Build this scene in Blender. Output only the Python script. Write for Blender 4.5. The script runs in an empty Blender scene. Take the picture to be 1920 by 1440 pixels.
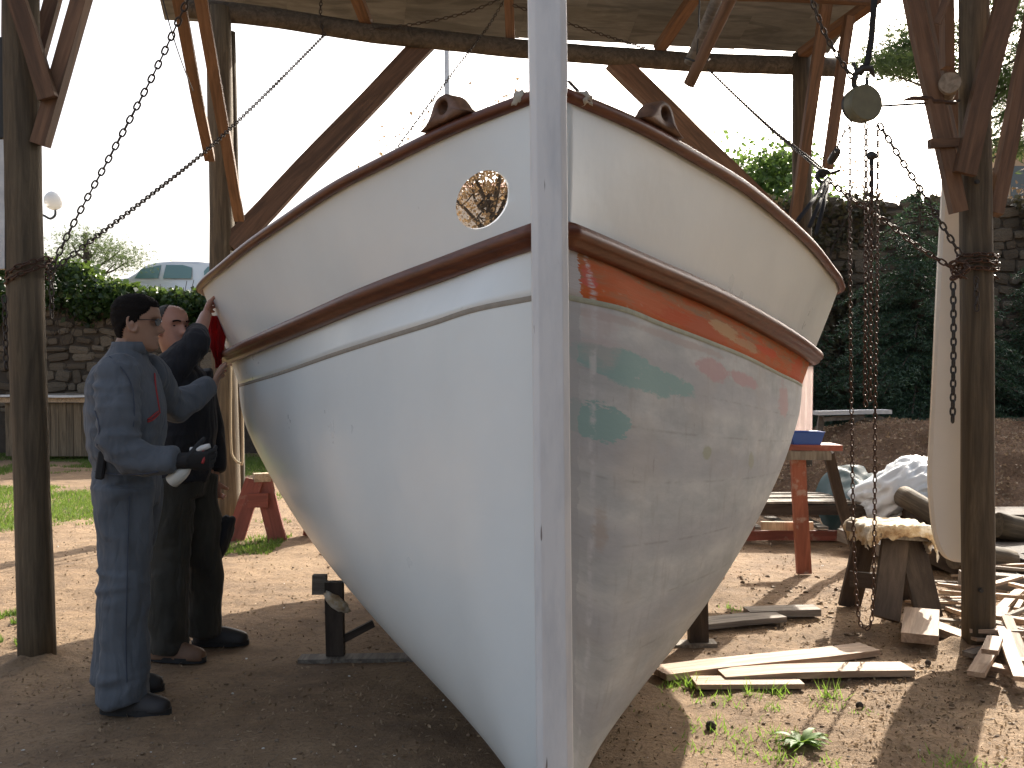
import bpy, bmesh, math, random
import numpy as np
from mathutils import Vector, Matrix, Quaternion, noise
R = math.radians
random.seed(7); rng = np.random.default_rng(7)
S = bpy.context.scene
COL = S.collection
F = 2000.0; CH = 1.42                                   # focal length in photo pixels, camera height in metres

# ------------------------------------------------------------------ camera, light, exposure
cam = bpy.data.cameras.new('camera'); camo = bpy.data.objects.new('camera', cam); COL.objects.link(camo)
camo.location = (0, 0, CH); camo.rotation_euler = (R(90), 0, 0)
cam.sensor_width = 36; cam.lens = 36 * F / 1920; cam.shift_y = -20 / 1920; cam.clip_end = 2000; cam.clip_start = .05
S.camera = camo
SUN_AZ, SUN_EL = R(26.5), R(30)                         # azimuth from +Y towards +X
w = bpy.data.worlds.new('World'); S.world = w; w.use_nodes = True
wn = w.node_tree; bg = wn.nodes['Background']
sky = wn.nodes.new('ShaderNodeTexSky'); sky.sky_type = 'NISHITA'; sky.sun_disc = False
sky.sun_elevation = SUN_EL; sky.sun_rotation = SUN_AZ; sky.dust_density = 6.0; sky.air_density = 0.8; sky.ozone_density = 0.3
hs = wn.nodes.new('ShaderNodeHueSaturation'); hs.inputs['Saturation'].default_value = .62; wn.links.new(sky.outputs[0], hs.inputs['Color']); wn.links.new(hs.outputs[0], bg.inputs[0]); bg.inputs[1].default_value = 0.15
sl = bpy.data.lights.new('sun', 'SUN'); sl.energy = 5.0; sl.angle = R(.53); sl.color = (1, .92, .80)
so = bpy.data.objects.new('sun', sl); COL.objects.link(so)
sd = Vector((math.sin(SUN_AZ) * math.cos(SUN_EL), math.cos(SUN_AZ) * math.cos(SUN_EL), math.sin(SUN_EL)))
so.rotation_euler = sd.to_track_quat('Z', 'Y').to_euler()
S.view_settings.view_transform = 'Standard'; S.view_settings.look = 'None'
S.view_settings.exposure = 1.15; S.view_settings.gamma = 1; S.view_settings.use_curve_mapping = False

def P(px, py, D):
    return Vector(((px - 960) / F * D, D, CH - (py - 700) / F * D))

# ------------------------------------------------------------------ materials
class NT:
    def __init__(s, name):
        s.m = bpy.data.materials.new(name); s.m.use_nodes = True; s.t = s.m.node_tree
        s.b = s.t.nodes['Principled BSDF']; s.tc = s.t.nodes.new('ShaderNodeTexCoord')
    def n(s, ty, **k):
        x = s.t.nodes.new(ty)
        for a, v in k.items(): setattr(x, a, v)
        return x
    def l(s, a, b): s.t.links.new(a, b)
    def vec(s, sc=(1, 1, 1), src='Object', rot=(0, 0, 0)):
        mp = s.n('ShaderNodeMapping'); mp.inputs['Scale'].default_value = sc; mp.inputs['Rotation'].default_value = rot
        s.l(s.tc.outputs[src], mp.inputs[0]); return mp.outputs[0]
    def noise(s, scale, detail=5, v=None, rough=.6, dist=0):
        x = s.n('ShaderNodeTexNoise'); x.inputs['Scale'].default_value = scale; x.inputs['Detail'].default_value = detail
        x.inputs['Roughness'].default_value = rough; x.inputs['Distortion'].default_value = dist
        s.l(v if v is not None else s.vec(), x.inputs['Vector']); return x.outputs['Fac']
    def ramp(s, f, stops):
        r = s.n('ShaderNodeValToRGB'); e = r.color_ramp.elements
        while len(e) < len(stops): e.new(.5)
        for i, (p, c) in enumerate(stops):
            e[i].position = p; e[i].color = (c, c, c, 1) if not hasattr(c, '__len__') else (*c, 1)
        s.l(f, r.inputs[0]); return r.outputs[0]
    def mix(s, f, a, b, mode='MIX'):
        x = s.n('ShaderNodeMix', data_type='RGBA', blend_type=mode)
        for i, v in ((0, f), (6, a), (7, b)):
            if hasattr(v, 'is_linked'): s.l(v, x.inputs[i])
            elif i == 0: x.inputs[0].default_value = v
            else: x.inputs[i].default_value = (*v, 1)
        return x.outputs[2]
    def math(s, op, a, b=0, clamp=False):
        x = s.n('ShaderNodeMath', operation=op, use_clamp=clamp)
        for i, v in ((0, a), (1, b)):
            if hasattr(v, 'is_linked'): s.l(v, x.inputs[i])
            else: x.inputs[i].default_value = v
        return x.outputs[0]
    def bump(s, h, strength=.3, dist=.01, prev=None):
        b = s.n('ShaderNodeBump'); b.inputs['Strength'].default_value = strength; b.inputs['Distance'].default_value = dist
        s.l(h, b.inputs['Height'])
        if prev: s.l(prev, b.inputs['Normal'])
        return b.outputs[0]
    def out(s, col=None, rough=None, nrm=None, **k):
        if col is not None:
            if hasattr(col, 'is_linked'): s.l(col, s.b.inputs['Base Color'])
            else: s.b.inputs['Base Color'].default_value = (*col, 1)
        if rough is not None:
            if hasattr(rough, 'is_linked'): s.l(rough, s.b.inputs['Roughness'])
            else: s.b.inputs['Roughness'].default_value = rough
        if nrm: s.l(nrm, s.b.inputs['Normal'])
        for a, v in k.items(): s.b.inputs[a.replace('_', ' ')].default_value = v
        return s.m

def rnd_obj(t):                                          # a random number per object
    return t.n('ShaderNodeObjectInfo').outputs['Random']

def mat_wood(name, dark, light, scale=(9, 9, 1.2), rough=.75, bump=.35, vary=.25, knots=True, src='Object', worn=None):
    t = NT(name); v = t.vec(scale, src)
    oi = t.n('ShaderNodeObjectInfo'); ad = t.n('ShaderNodeVectorMath', operation='ADD')
    mul = t.n('ShaderNodeVectorMath', operation='SCALE'); cmb = t.n('ShaderNodeCombineXYZ')
    for i in range(3): t.l(oi.outputs['Random'], cmb.inputs[i])
    t.l(cmb.outputs[0], mul.inputs[0]); mul.inputs['Scale'].default_value = 37
    t.l(v, ad.inputs[0]); t.l(mul.outputs[0], ad.inputs[1]); v = ad.outputs[0]
    g = t.noise(3, 8, v, .7, 1.2); g2 = t.noise(1.1, 3, v, .5, 2.0)
    c = t.ramp(g, [(.3, dark), (.72, light)])
    c = t.mix(t.ramp(g2, [(.45, 0.0), (.62, .55)]), c, tuple(x * .45 for x in dark))
    big = t.noise(1.7, 4)
    c = t.mix(t.math('MULTIPLY', t.ramp(big, [(.35, 0.), (.7, 1.)]), .35), c, tuple(x * .6 for x in dark))
    if worn: c = t.mix(t.ramp(t.noise(6, 6), [(.55, 0.), (.65, 1.)]), c, worn)
    hv = t.n('ShaderNodeHueSaturation'); hv.inputs['Saturation'].default_value = .95
    vv = t.math('ADD', t.math('MULTIPLY', oi.outputs['Random'], vary * 2), 1 - vary); t.l(vv, hv.inputs['Value']); t.l(c, hv.inputs['Color'])
    return t.out(hv.outputs[0], rough, t.bump(g, bump, .01))

def mat_plain(name, col, rough=.6, nscale=20, namt=.25, bump=.15, metal=0, bd=.005, **k):
    t = NT(name); nf = t.noise(nscale, 6)
    c = t.mix(t.math('MULTIPLY', nf, 1), tuple(x * (1 - namt) for x in col), tuple(min(1, x * (1 + namt)) for x in col))
    return t.out(c, rough, t.bump(nf, bump, bd), Metallic=metal, **k)

def mat_leaf(name, a, b, rough=.45, trans=.35, tcol=None):
    t = NT(name); g = t.n('ShaderNodeNewGeometry'); nf = t.noise(2.5, 3)
    f = t.math('ADD', t.math('MULTIPLY', g.outputs['Random Per Island'], .6), t.math('MULTIPLY', nf, .4))
    c = t.ramp(f, [(.25, a), (.75, b)])
    t.out(c, rough)
    tr = t.n('ShaderNodeBsdfTranslucent'); mx = t.n('ShaderNodeMixShader'); mx.inputs[0].default_value = trans
    tc = t.mix(.6, c, tcol or tuple(min(1, x * 1.8) for x in b)); t.l(tc, tr.inputs[0])
    t.l(t.b.outputs[0], mx.inputs[1]); t.l(tr.outputs[0], mx.inputs[2])
    t.l(mx.outputs[0], t.t.nodes['Material Output'].inputs[0]); return t.m

M = {}
M['log'] = mat_wood('weathered_log', (.062, .045, .026), (.175, .130, .074), (10, 10, .7), .85, .5)
M['beamlog'] = mat_wood('beam_log', (.07, .052, .035), (.17, .135, .09), (1, 9, 9), .85, .5)
M['timber'] = mat_wood('orange_timber', (.10, .047, .020), (.22, .112, .052), (8, 8, .7), .7, .25, .22)
M['dtimber'] = mat_wood('dark_timber', (.045, .030, .021), (.105, .075, .052), (7, 7, 1.2), .85, .45)
M['plank'] = mat_wood('raw_plank', (.36, .25, .15), (.62, .48, .32), (1, 12, 12), .75, .25, .18)
M['greyplank'] = mat_wood('grey_plank', (.16, .13, .10), (.34, .30, .24), (1, 12, 12), .85, .4, .2)
M['redpaint'] = mat_wood('red_painted_wood', (.22, .045, .022), (.34, .08, .04), (8, 8, 1), .65, .3, .15, worn=(.30, .20, .13))
M['orangepaint'] = mat_wood('orange_painted_wood', (.26, .06, .025), (.36, .11, .05), (8, 8, 1), .65, .3, .1, worn=(.38, .30, .24))
t = NT('varnished_mahogany'); v = t.vec((1.2, 5, 22)); g = t.noise(3, 8, v, .7, .8)
c = t.ramp(g, [(.3, (.065, .019, .010)), (.7, (.165, .052, .022))]); 
M['mahog'] = t.out(c, .42, t.bump(g, .15, .004), Coat_Weight=.12, Coat_Roughness=.25, Specular_IOR_Level=.35)
t = NT('gloss_white_paint'); n1 = t.noise(1.6, 4); n2 = t.noise(60, 3, t.vec((1, 1, .25)))
c = t.mix(t.ramp(n1, [(.4, 0.), (.75, 1.)]), (.80, .85, .83), (.745, .79, .775))
b1 = t.bump(n1, .25, .03); b2 = t.bump(n2, .12, .002, b1); b3 = t.bump(t.noise(7, 3), .12, .012, b2)
M['white'] = t.out(c, t.math('ADD', t.math('MULTIPLY', t.noise(3, 5), .22), .2), b3, Coat_Weight=.12, Coat_Roughness=.2)
t = NT('white_stem_paint'); n1 = t.noise(5, 5, t.vec((3, 3, .6))); n2 = t.noise(60, 3)
c = t.mix(t.ramp(n1, [(.45, 0.), (.7, 1.)]), (.74, .74, .72), (.60, .61, .61))
c = t.mix(t.ramp(t.noise(30, 2, t.vec((2, 2, .25))), [(.72, 0.), (.75, 1.)]), c, (.22, .19, .17))
M['stem'] = t.out(c, .4, t.bump(n1, .3, .006, t.bump(n2, .2, .002)))
M['chain'] = mat_plain('rusty_chain_iron', (.045, .034, .026), .55, 60, .6, .3, .35)
M['rust'] = mat_plain('brown_rust', (.075, .038, .022), .45, 60, .5, .3, .4)
M['iron'] = mat_plain('dark_iron', (.045, .043, .04), .5, 40, .4, .2, .5)
M['hoist'] = mat_plain('olive_hoist_paint', (.14, .13, .075), .5, 25, .3, .1)
M['black'] = mat_plain('black_webbing', (.016, .016, .017), .8, 50, .4, .2)
M['rope'] = mat_plain('pale_rope', (.42, .34, .22), .9, 90, .3, .4)
M['roof'] = mat_wood('fibre_cement_roof', (.15, .153, .145), (.25, .255, .245), (.8, 4, 4), .9, .25, .12)
M['blade'] = mat_plain('cream_paint', (.74, .68, .57), .45, 4, .06, .06)
M['whitewash'] = mat_plain('chipped_white_paint', (.62, .62, .60), .7, 16, .35, .25)
M['bluep'] = mat_plain('blue_plastic', (.015, .07, .30), .4, 10, .25, .05)
M['darkpanel'] = mat_plain('dark_panel', (.03, .03, .028), .7, 10, .3, .1)
M['pvc'] = mat_wood('cut_log_end', (.30, .22, .14), (.48, .38, .27), (8, 8, 8), .8, .3)

def mat_ground():
    t = NT('sandy_earth'); v = t.vec((1, 1, 1))
    a = t.noise(.7, 6, v, .6); b = t.noise(6, 8, v, .65); c_ = t.noise(45, 5, v, .7); e = t.noise(170, 3, v, .6)
    c = t.ramp(b, [(.3, (.15, .092, .048)), (.55, (.255, .162, .086)), (.75, (.35, .232, .13))])
    c = t.mix(t.ramp(a, [(.4, 0.), (.62, .75)]), c, (.37, .25, .142))
    c = t.mix(t.math('MULTIPLY', t.ramp(t.noise(1.6, 5), [(.52, 0.), (.64, 1.)]), .4), c, (.13, .082, .048))
    c = t.mix(t.math('MULTIPLY', t.ramp(c_, [(.50, 0.), (.62, 1.)]), .45), c, (.11, .072, .045))
    c = t.mix(t.ramp(c_, [(.70, 0.), (.74, .6)]), c, (.55, .47, .36))
    c = t.mix(t.math('MULTIPLY', t.ramp(e, [(.55, 0.), (.7, 1.)]), .3), c, (.08, .055, .035))
    b1 = t.bump(b, .7, .035); b2 = t.bump(c_, .9, .016, b1); b3 = t.bump(e, .8, .006, b2)
    return t.out(c, .95, b3)
M['ground'] = mat_ground()
t = NT('sawdust_earth'); v = t.vec(); a = t.noise(5, 8, v, .7); b = t.noise(40, 6, v, .75)
c = t.ramp(b, [(.3, (.13, .07, .038)), (.55, (.28, .16, .085)), (.75, (.46, .29, .16))])
M['mound'] = t.out(c, .95, t.bump(b, .9, .03, t.bump(a, .8, .08)))
M['litter'] = mat_leaf('dry_leaf_litter', (.14, .09, .05), (.40, .29, .18), .8, .1)
M['pebble'] = mat_plain('pebble', (.24, .18, .125), .85, 9, .5, .4)
M['whitebit'] = mat_plain('paint_flake', (.7, .68, .62), .6)
M['grass'] = mat_leaf('grass_blades', (.05, .10, .016), (.14, .21, .04), .75, .35, (.24, .36, .05))
M['ivy'] = mat_leaf('ivy_leaves', (.012, .034, .010), (.045, .092, .024), .45, .25, (.18, .27, .04))
M['conifer'] = mat_leaf('conifer_needles', (.016, .042, .024), (.045, .095, .052), .5, .2, (.08, .15, .05))
M['pine'] = mat_leaf('pine_needles', (.03, .055, .018), (.09, .14, .04), .5, .3, (.2, .28, .06))
M['bush'] = mat_leaf('bush_leaves', (.03, .07, .015), (.09, .17, .04), .5, .35, (.26, .4, .08))
M['dryleaf'] = mat_leaf('brown_tree_leaves', (.16, .095, .045), (.32, .21, .11), .7, .2, (.4, .26, .12))
M['bark'] = mat_wood('bark', (.045, .032, .022), (.12, .09, .065), (14, 14, 3), .95, .8)
t = NT('wall_stone'); oi = t.n('ShaderNodeObjectInfo'); nf = t.noise(9, 7)
c = t.ramp(oi.outputs['Random'], [(0, (.09, .068, .045)), (.5, (.14, .11, .075)), (1, (.21, .17, .12))])
c = t.mix(t.math('MULTIPLY', t.ramp(nf, [(.4, 0.), (.65, 1.)]), .6), c, (.06, .05, .035))
M['stone'] = t.out(c, .92, t.bump(nf, .8, .02))
M['mortar'] = mat_plain('wall_mortar', (.06, .048, .035), .95, 12, .4, .7, bd=.03)
M['terrace'] = mat_plain('terrace_gravel', (.30, .26, .20), .95, 8, .3, .3)
M['stucco'] = mat_plain('cream_stucco', (.42, .30, .20), .9, 6, .12, .2)
M['tile'] = mat_plain('roof_tile_clay', (.40, .17, .09), .85, 12, .35, .3)
M['shutter'] = mat_plain('grey_shutter', (.09, .11, .12), .6, 12, .2, .1)
M['carpaint'] = NT('silver_car_paint').out((.55, .58, .60), .25, Metallic=.3, Coat_Weight=.6)
M['carglass'] = NT('car_glass').out((.10, .20, .20), .06, Specular_IOR_Level=.8)
M['rubber'] = mat_plain('black_rubber', (.02, .02, .02), .8)
M['globe'] = NT('lamp_globe_opal').out((.85, .85, .83), .35, Transmission_Weight=.15)
M['lampmetal'] = mat_plain('lamp_black_metal', (.03, .035, .04), .45)
M['sack'] = NT('white_plastic_sheet').out((.72, .76, .78), .38, Specular_IOR_Level=.6)
M['tarp'] = mat_plain('dark_green_tarp', (.03, .075, .075), .55, 15, .3, .2)
t = NT('yellowed_cloth'); nf = t.noise(9, 6)
M['burlap'] = t.out(t.ramp(nf, [(.34, (.28, .17, .08)), (.48, (.50, .38, .23)), (.60, (.70, .65, .55))]), .8, t.bump(t.noise(26, 6, None, .7), .9, .02))
M['skin'] = mat_plain('skin', (.30, .17, .11), .5, 30, .15, .1, Subsurface_Weight=.08)
M['skin2'] = mat_plain('ruddy_skin', (.38, .19, .13), .48, 30, .15, .1, Subsurface_Weight=.08)
def mat_cloth(name, c0, wr=.9, namt=.3):
    t = NT(name); a = t.noise(9, 5, t.vec((1, 1, .45))); b = t.noise(220, 2)
    n2 = t.noise(4.5, 3, t.vec((1.8, 1.8, .55)), .5, .4); cr = t.math('ABSOLUTE', t.math('SUBTRACT', n2, .5)); cr = t.ramp(cr, [(0, 0.), (.10, 1.)])
    c = t.mix(t.ramp(a, [(.35, 0.), (.7, 1.)]), tuple(x * (1 - namt) for x in c0), tuple(x * (1 + namt) for x in c0))
    return t.out(c, wr, t.bump(cr, .38, .014, t.bump(b, .3, .0015)), Sheen_Weight=.08)
M['coverall'] = mat_cloth('blue_grey_coverall_cloth', (.098, .112, .130), namt=.16)
M['navy'] = mat_cloth('black_sweater_knit', (.012, .013, .018))
M['olive'] = mat_cloth('dark_olive_trouser_cloth', (.040, .038, .030))
M['boot'] = mat_plain('dark_boot_leather', (.022, .02, .02), .55, 20, .4, .3)
M['brownboot'] = mat_plain('brown_shoe_leather', (.17, .095, .055), .6, 20, .4, .3)
M['sole'] = mat_plain('boot_sole', (.02, .02, .02), .8)
M['hair'] = mat_plain('dark_hair', (.008, .006, .005), .85, 160, .6, 1., bd=.004, Specular_IOR_Level=.15)
M['hair2'] = mat_plain('short_grey_brown_hair', (.035, .028, .022), .7, 140, .5, .7)
M['lipline'] = NT('lip_line').out((.16, .06, .05), .6)
M['lens'] = NT('dark_lens').out((.02, .02, .022), .1)
M['red'] = mat_cloth('red_cloth', (.42, .02, .022))
M['redtrim'] = NT('red_trim').out((.35, .03, .03), .6)
M['bottle'] = NT('pale_plastic').out((.62, .64, .60), .35)
M['seam'] = NT('dark_seam').out((.05, .06, .085), .9)

# ------------------------------------------------------------------ object helpers
def tagp(o, label=None, cat=None, group=None, kind=None):
    if label: o['label'] = label
    if cat: o['category'] = cat
    if group: o['group'] = group
    if kind: o['kind'] = kind
    return o
def link(name, me, mat=None, parent=None, smooth=False):
    o = bpy.data.objects.new(name, me); COL.objects.link(o)
    if mat is not None and len(me.materials) == 0:
        for m_ in (mat if isinstance(mat, (list, tuple)) else [mat]): me.materials.append(m_)
    if parent is not None:
        o.parent = parent; o.matrix_parent_inverse = Matrix.Translation(-parent.location) if parent.rotation_euler.z == 0 else (Matrix.Translation(parent.location) @ Matrix.Rotation(parent.rotation_euler.z, 4, 'Z')).inverted()
    if smooth:
        me.polygons.foreach_set('use_smooth', [True] * len(me.polygons))
    return o
def empty(name, loc, label=None, cat=None, group=None):
    o = bpy.data.objects.new(name, None); COL.objects.link(o); o.location = loc; o.empty_display_size = .1
    return tagp(o, label, cat, group)
def mesh(name, V_, F_):
    me = bpy.data.meshes.new(name); me.from_pydata([tuple(v) for v in V_], [], F_); me.update(); return me
def obj(name, bm, mat, parent=None, smooth=False, bevel=0):
    if bevel:
        bmesh.ops.bevel(bm, geom=[e for e in bm.edges if e.is_manifold and e.calc_face_angle(0) > .6], offset=bevel, segments=1, affect='EDGES', clamp_overlap=True)
    me = bpy.data.meshes.new(name); bm.to_mesh(me); bm.free()
    return link(name, me, mat, parent, smooth)
def box(bm, M4, sx, sy, sz):
    return bmesh.ops.create_cube(bm, size=1, matrix=M4 @ Matrix.Diagonal((sx, sy, sz, 1)))['verts']
def basis(d, up=Vector((0, 0, 1))):
    z = d.normalized(); x = up.cross(z)
    if x.length < 1e-4: x = Vector((1, 0, 0)).cross(z)
    x.normalize(); y = z.cross(x)
    return Matrix((x, y, z)).transposed().to_4x4()
def timber(name, a, b, wd, th, mat, parent=None, up=Vector((0, 0, 1)), bevel=.004, roll=0, warp=.004):
    """squared timber from a to b, wd across (horizontal-ish), th the other way; grain along its local Z"""
    a = Vector(a); b = Vector(b); d = b - a; L = d.length
    bm = bmesh.new(); n = max(2, int(L / .25))
    Mx = basis(d, up) @ Matrix.Rotation(roll, 4, 'Z')
    s = random.uniform(0, 99)
    rings = []
    for i in range(n + 1):
        z = L * i / n; ox = warp * noise.noise((z * 1.3, s, 0)) * 4; oy = warp * noise.noise((z * 1.3, s, 9)) * 4
        rings.append([bm.verts.new((ox + x * wd / 2, oy + y * th / 2, z)) for x, y in ((-1, -1), (1, -1), (1, 1), (-1, 1))])
    for q, r in zip(rings, rings[1:]):
        for k in range(4): bm.faces.new((q[k], q[(k + 1) % 4], r[(k + 1) % 4], r[k]))
    bm.faces.new(rings[0][::-1]); bm.faces.new(rings[-1])
    if bevel: bmesh.ops.bevel(bm, geom=[e for e in bm.edges if e.calc_face_angle(0) > 1], offset=bevel, segments=1, affect='EDGES')
    o = obj(name, bm, mat)
    o.matrix_world = Matrix.Translation(a) @ Mx
    if parent is not None:
        o.parent = parent; o.matrix_parent_inverse = parent_inv(parent)
    return o
def parent_inv(p):
    return (Matrix.Translation(p.location) @ p.rotation_euler.to_matrix().to_4x4()).inverted()
def logpole(name, pts, radii, mat, parent=None, segs=14, rough=.06, seed=None, sub=6, flat=0, caps=True):
    """a round pole through pts; built in its own frame with Z along its length"""
    pts = [Vector(p) for p in pts]; s = random.uniform(0, 99) if seed is None else seed
    a = pts[0]; Mx = Matrix.Translation(a) @ basis(pts[-1] - a); inv = Mx.inverted()
    loc = [inv @ p for p in pts]
    bm = bmesh.new(); rings = []
    for i in range(len(loc) - 1):
        for k in range(sub + (1 if i == len(loc) - 2 else 0)):
            t_ = k / sub; c = loc[i].lerp(loc[i + 1], t_); r = radii[i] * (1 - t_) + radii[i + 1] * t_
            ring = []
            for j in range(segs):
                an = 2 * math.pi * j / segs
                rr = r * (1 + rough * noise.noise((math.cos(an) * 1.2 + s, math.sin(an) * 1.2, c.z * 1.1)) * 1.6 + rough * .5 * noise.noise((math.cos(an) * 4, math.sin(an) * 4 + s, c.z * 5)))
                x = math.cos(an) * rr; y = math.sin(an) * rr
                if flat: x = max(-r * flat, min(r * flat, x)); y = max(-r * flat, min(r * flat, y))
                ring.append(bm.verts.new((c.x + x, c.y + y, c.z)))
            rings.append(ring)
    for q, r_ in zip(rings, rings[1:]):
        for k in range(segs): bm.faces.new((q[k], q[(k + 1) % segs], r_[(k + 1) % segs], r_[k]))
    if caps: bm.faces.new(rings[0][::-1]); bm.faces.new(rings[-1])
    o = obj(name, bm, mat, smooth=True); o.matrix_world = Mx
    for p in o.data.polygons:
        if len(p.vertices) > 4: p.use_smooth = False
    if parent is not None:
        o.parent = parent; o.matrix_parent_inverse = parent_inv(parent)
    return o
def tube(bm, pts, r, segs=8, caps=True, ell=None, up=None):
    """sweep of circles (or ellipses when ell=(a,b) factors) along pts in world space"""
    pts = [Vector(p) for p in pts]; n = len(pts); rs = r if hasattr(r, '__len__') else [r] * n
    prev = None; rings = []
    for i, p in enumerate(pts):
        d = (pts[min(i + 1, n - 1)] - pts[max(i - 1, 0)]).normalized()
        if prev is None:
            u = (up or Vector((0, 0, 1))); x = u.cross(d)
            if x.length < .05: x = Vector((1, 0, 0)).cross(d)
            x.normalize()
        else:
            x = (prev - d * prev.dot(d)).normalized()
        prev = x; y = d.cross(x)
        rr = rs[i]; ra, rb = (rr if hasattr(rr, '__len__') else (rr, rr))
        rings.append([bm.verts.new(p + x * math.cos(2 * math.pi * j / segs) * ra + y * math.sin(2 * math.pi * j / segs) * rb) for j in range(segs)])
    for q, s_ in zip(rings, rings[1:]):
        for k in range(segs): bm.faces.new((q[k], q[(k + 1) % segs], s_[(k + 1) % segs], s_[k]))
    if caps and segs > 2: bm.faces.new(rings[0][::-1]); bm.faces.new(rings[-1])
    return rings
def catmull(pts, n=8):
    pts = [Vector(p) for p in pts]; out = []
    for i in range(len(pts) - 1):
        p0 = pts[max(i - 1, 0)]; p1 = pts[i]; p2 = pts[i + 1]; p3 = pts[min(i + 2, len(pts) - 1)]
        for k in range(n):
            t_ = k / n
            out.append(.5 * ((2 * p1) + (p2 - p0) * t_ + (2 * p0 - 5 * p1 + 4 * p2 - p3) * t_ ** 2 + (3 * p1 - p0 - 3 * p2 + p3) * t_ ** 3))
    return out + [pts[-1]]
def gz(x, y):
    return .012 * noise.noise((x * 1.7, y * 1.7, 3)) + .02 * noise.noise((x * .5, y * .5, 8))

# ------------------------------------------------------------------ the ground and terraces
def axis(lo, a, b, hi, step):
    core = np.arange(a, b, step); l = a - np.geomspace(step * 2, a - lo, 26)[::-1]; h = b + np.geomspace(step * 2, hi - b, 26)
    return np.r_[l, core, h]
xs = axis(-300, -4.6, 5.0, 300, .028); ys = axis(-60, 2.6, 10.5, 600, .028)
V_ = []
for y in ys:
    for x in xs:
        z = gz(x, y)
        if -4.6 < x < 5 and 2.6 < y < 10.5:
            z += .010 * noise.noise((x * 4.2, y * 4.2, 6)) + .007 * noise.noise((x * 9, y * 9, 1)) + .004 * noise.noise((x * 28, y * 28, 5))
            for (cx, cy) in ((-2.35, 5.26), (2.4, 5.48)):
                d2 = (x - cx) ** 2 + (y - cy) ** 2
                if d2 < .5: z += .05 * math.exp(-d2 / .035) * (1 + noise.noise((x * 12, y * 12, 2)))
        V_.append((x, y, z))
nx = len(xs)
Fc = [(j * nx + i, j * nx + i + 1, (j + 1) * nx + i + 1, (j + 1) * nx + i) for j in range(len(ys) - 1) for i in range(nx - 1)]
tagp(link('ground', mesh('ground', V_, Fc), M['ground'], smooth=True), kind='structure')
def slab(name, x0, x1, y0, y1, z0, z1, mat, kind='structure', parent=None):
    bm = bmesh.new(); box(bm, Matrix.Translation(((x0 + x1) / 2, (y0 + y1) / 2, (z0 + z1) / 2)), x1 - x0, y1 - y0, z1 - z0)
    return tagp(obj(name, bm, mat, parent), kind=kind)
slab('terrace', -80, 3.0, 19.6, 140, -.5, 2.85, M['terrace'])
slab('terrace', 3.01, 80, 17.6, 140, -.5, 3.95, M['terrace'])
# sawdust and earth heap on the right
bm = bmesh.new(); g = bmesh.ops.create_grid(bm, x_segments=110, y_segments=70, size=1)['verts']
for v in g:
    x = v.co.x; y = v.co.y; wx = 5.2 + x * 3.7; wy = 12.1 + y * 2.1
    r2 = math.sqrt(x * x + y * y); h = max(0, 1 - r2) ** .6
    z = .98 * h * (1 + .35 * noise.noise((wx * .9, wy * .9, 0))) + .10 * h * noise.noise((wx * 4, wy * 4, 2)) + .04 * noise.noise((wx * 13, wy * 13, 4)) * min(1, h * 4)
    v.co = (wx, wy, z - .03)
tagp(obj('earth_heap', bm, M['mound'], smooth=True), kind='structure')

# ------------------------------------------------------------------ the boat
def tab(t):
    t = np.array(t, float)
    X, Y = t[:, 0], t[:, 1]; h = np.diff(X); d = np.diff(Y) / h; m = np.zeros(len(X))
    for i in range(1, len(X) - 1):
        m[i] = 0 if d[i - 1] * d[i] <= 0 else 2 * d[i - 1] * d[i] / (d[i - 1] + d[i])
    m[0] = d[0]; m[-1] = d[-1]
    def f(x):
        x = min(max(x, X[0]), X[-1]); i = min(max(np.searchsorted(X, x) - 1, 0), len(X) - 2)
        s = (x - X[i]) / h[i]
        return float((2*s**3-3*s**2+1)*Y[i] + (s**3-2*s**2+s)*h[i]*m[i] + (-2*s**3+3*s**2)*Y[i+1] + (s**3-s**2)*h[i]*m[i+1])
    return f
hump = lambda D: (min(9, max(0, (6.3 - D) / 3.4))) ** 1.7
rise = lambda D: .18 * max(0, (D - 6.6) / 2.3) ** 2
z_s = lambda D: 1.885 + .30 * hump(D) + rise(D)
z_r = lambda D: 1.505 + .305 * hump(D) + rise(D)
z_g = lambda D: 1.34 + .29 * hump(D) + rise(D)
b_s = tab([(2.93, .042), (3.16, .265), (3.44, .484), (3.73, .696), (4.15, .945), (4.63, 1.205), (5.14, 1.445), (5.67, 1.675), (6.05, 1.795), (6.6, 1.84), (7.3, 1.62), (8.1, 1.1), (8.7, .45), (8.9, .05)])
b_r = tab([(2.93, .040), (3.26, .265), (3.52, .445), (3.81, .63), (4.46, .985), (4.91, 1.205), (5.45, 1.44), (6.0, 1.635), (6.6, 1.715), (7.3, 1.56), (8.1, 1.0), (8.7, .4), (8.9, .05)])
b_g = tab([(2.93, .038), (3.1, .215), (3.31, .345), (3.65, .555), (4.07, .79), (4.7, 1.085), (5.5, 1.42), (6.1, 1.60), (6.6, 1.65), (7.3, 1.45), (8.1, .9), (8.7, .3), (8.9, .05)])
qk = [2.9, 3.3, 4, 4.7, 5.5, 6.3, 7, 8, 9]
q_ = tab(list(zip(qk, [3.5, 3.6, 3.5, 3.1, 2.5, 1.95, 1.5, 1.4, 1.0]))); p_ = tab(list(zip(qk, [.97, .8, .72, .75, 1.0, 1.3, 1.5, 1.6, 1.6])))
z_k = tab([(2.9, .28), (3.1, .13), (3.6, .10), (9, .10)])
xc = lambda D: .112 - .016 * (D - 2.9) - .016 * min(1, max(0, (D - 4.2) / 1.5))
Ds = list(2.93 + (8.9 - 2.93) * (np.linspace(0, 1, 110) ** 1.25))
boat = empty('boat', (0.06, 5.8, 0), 'white wooden fishing boat seen bow on, its right side sanded to patchy primer', 'boat')
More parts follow.
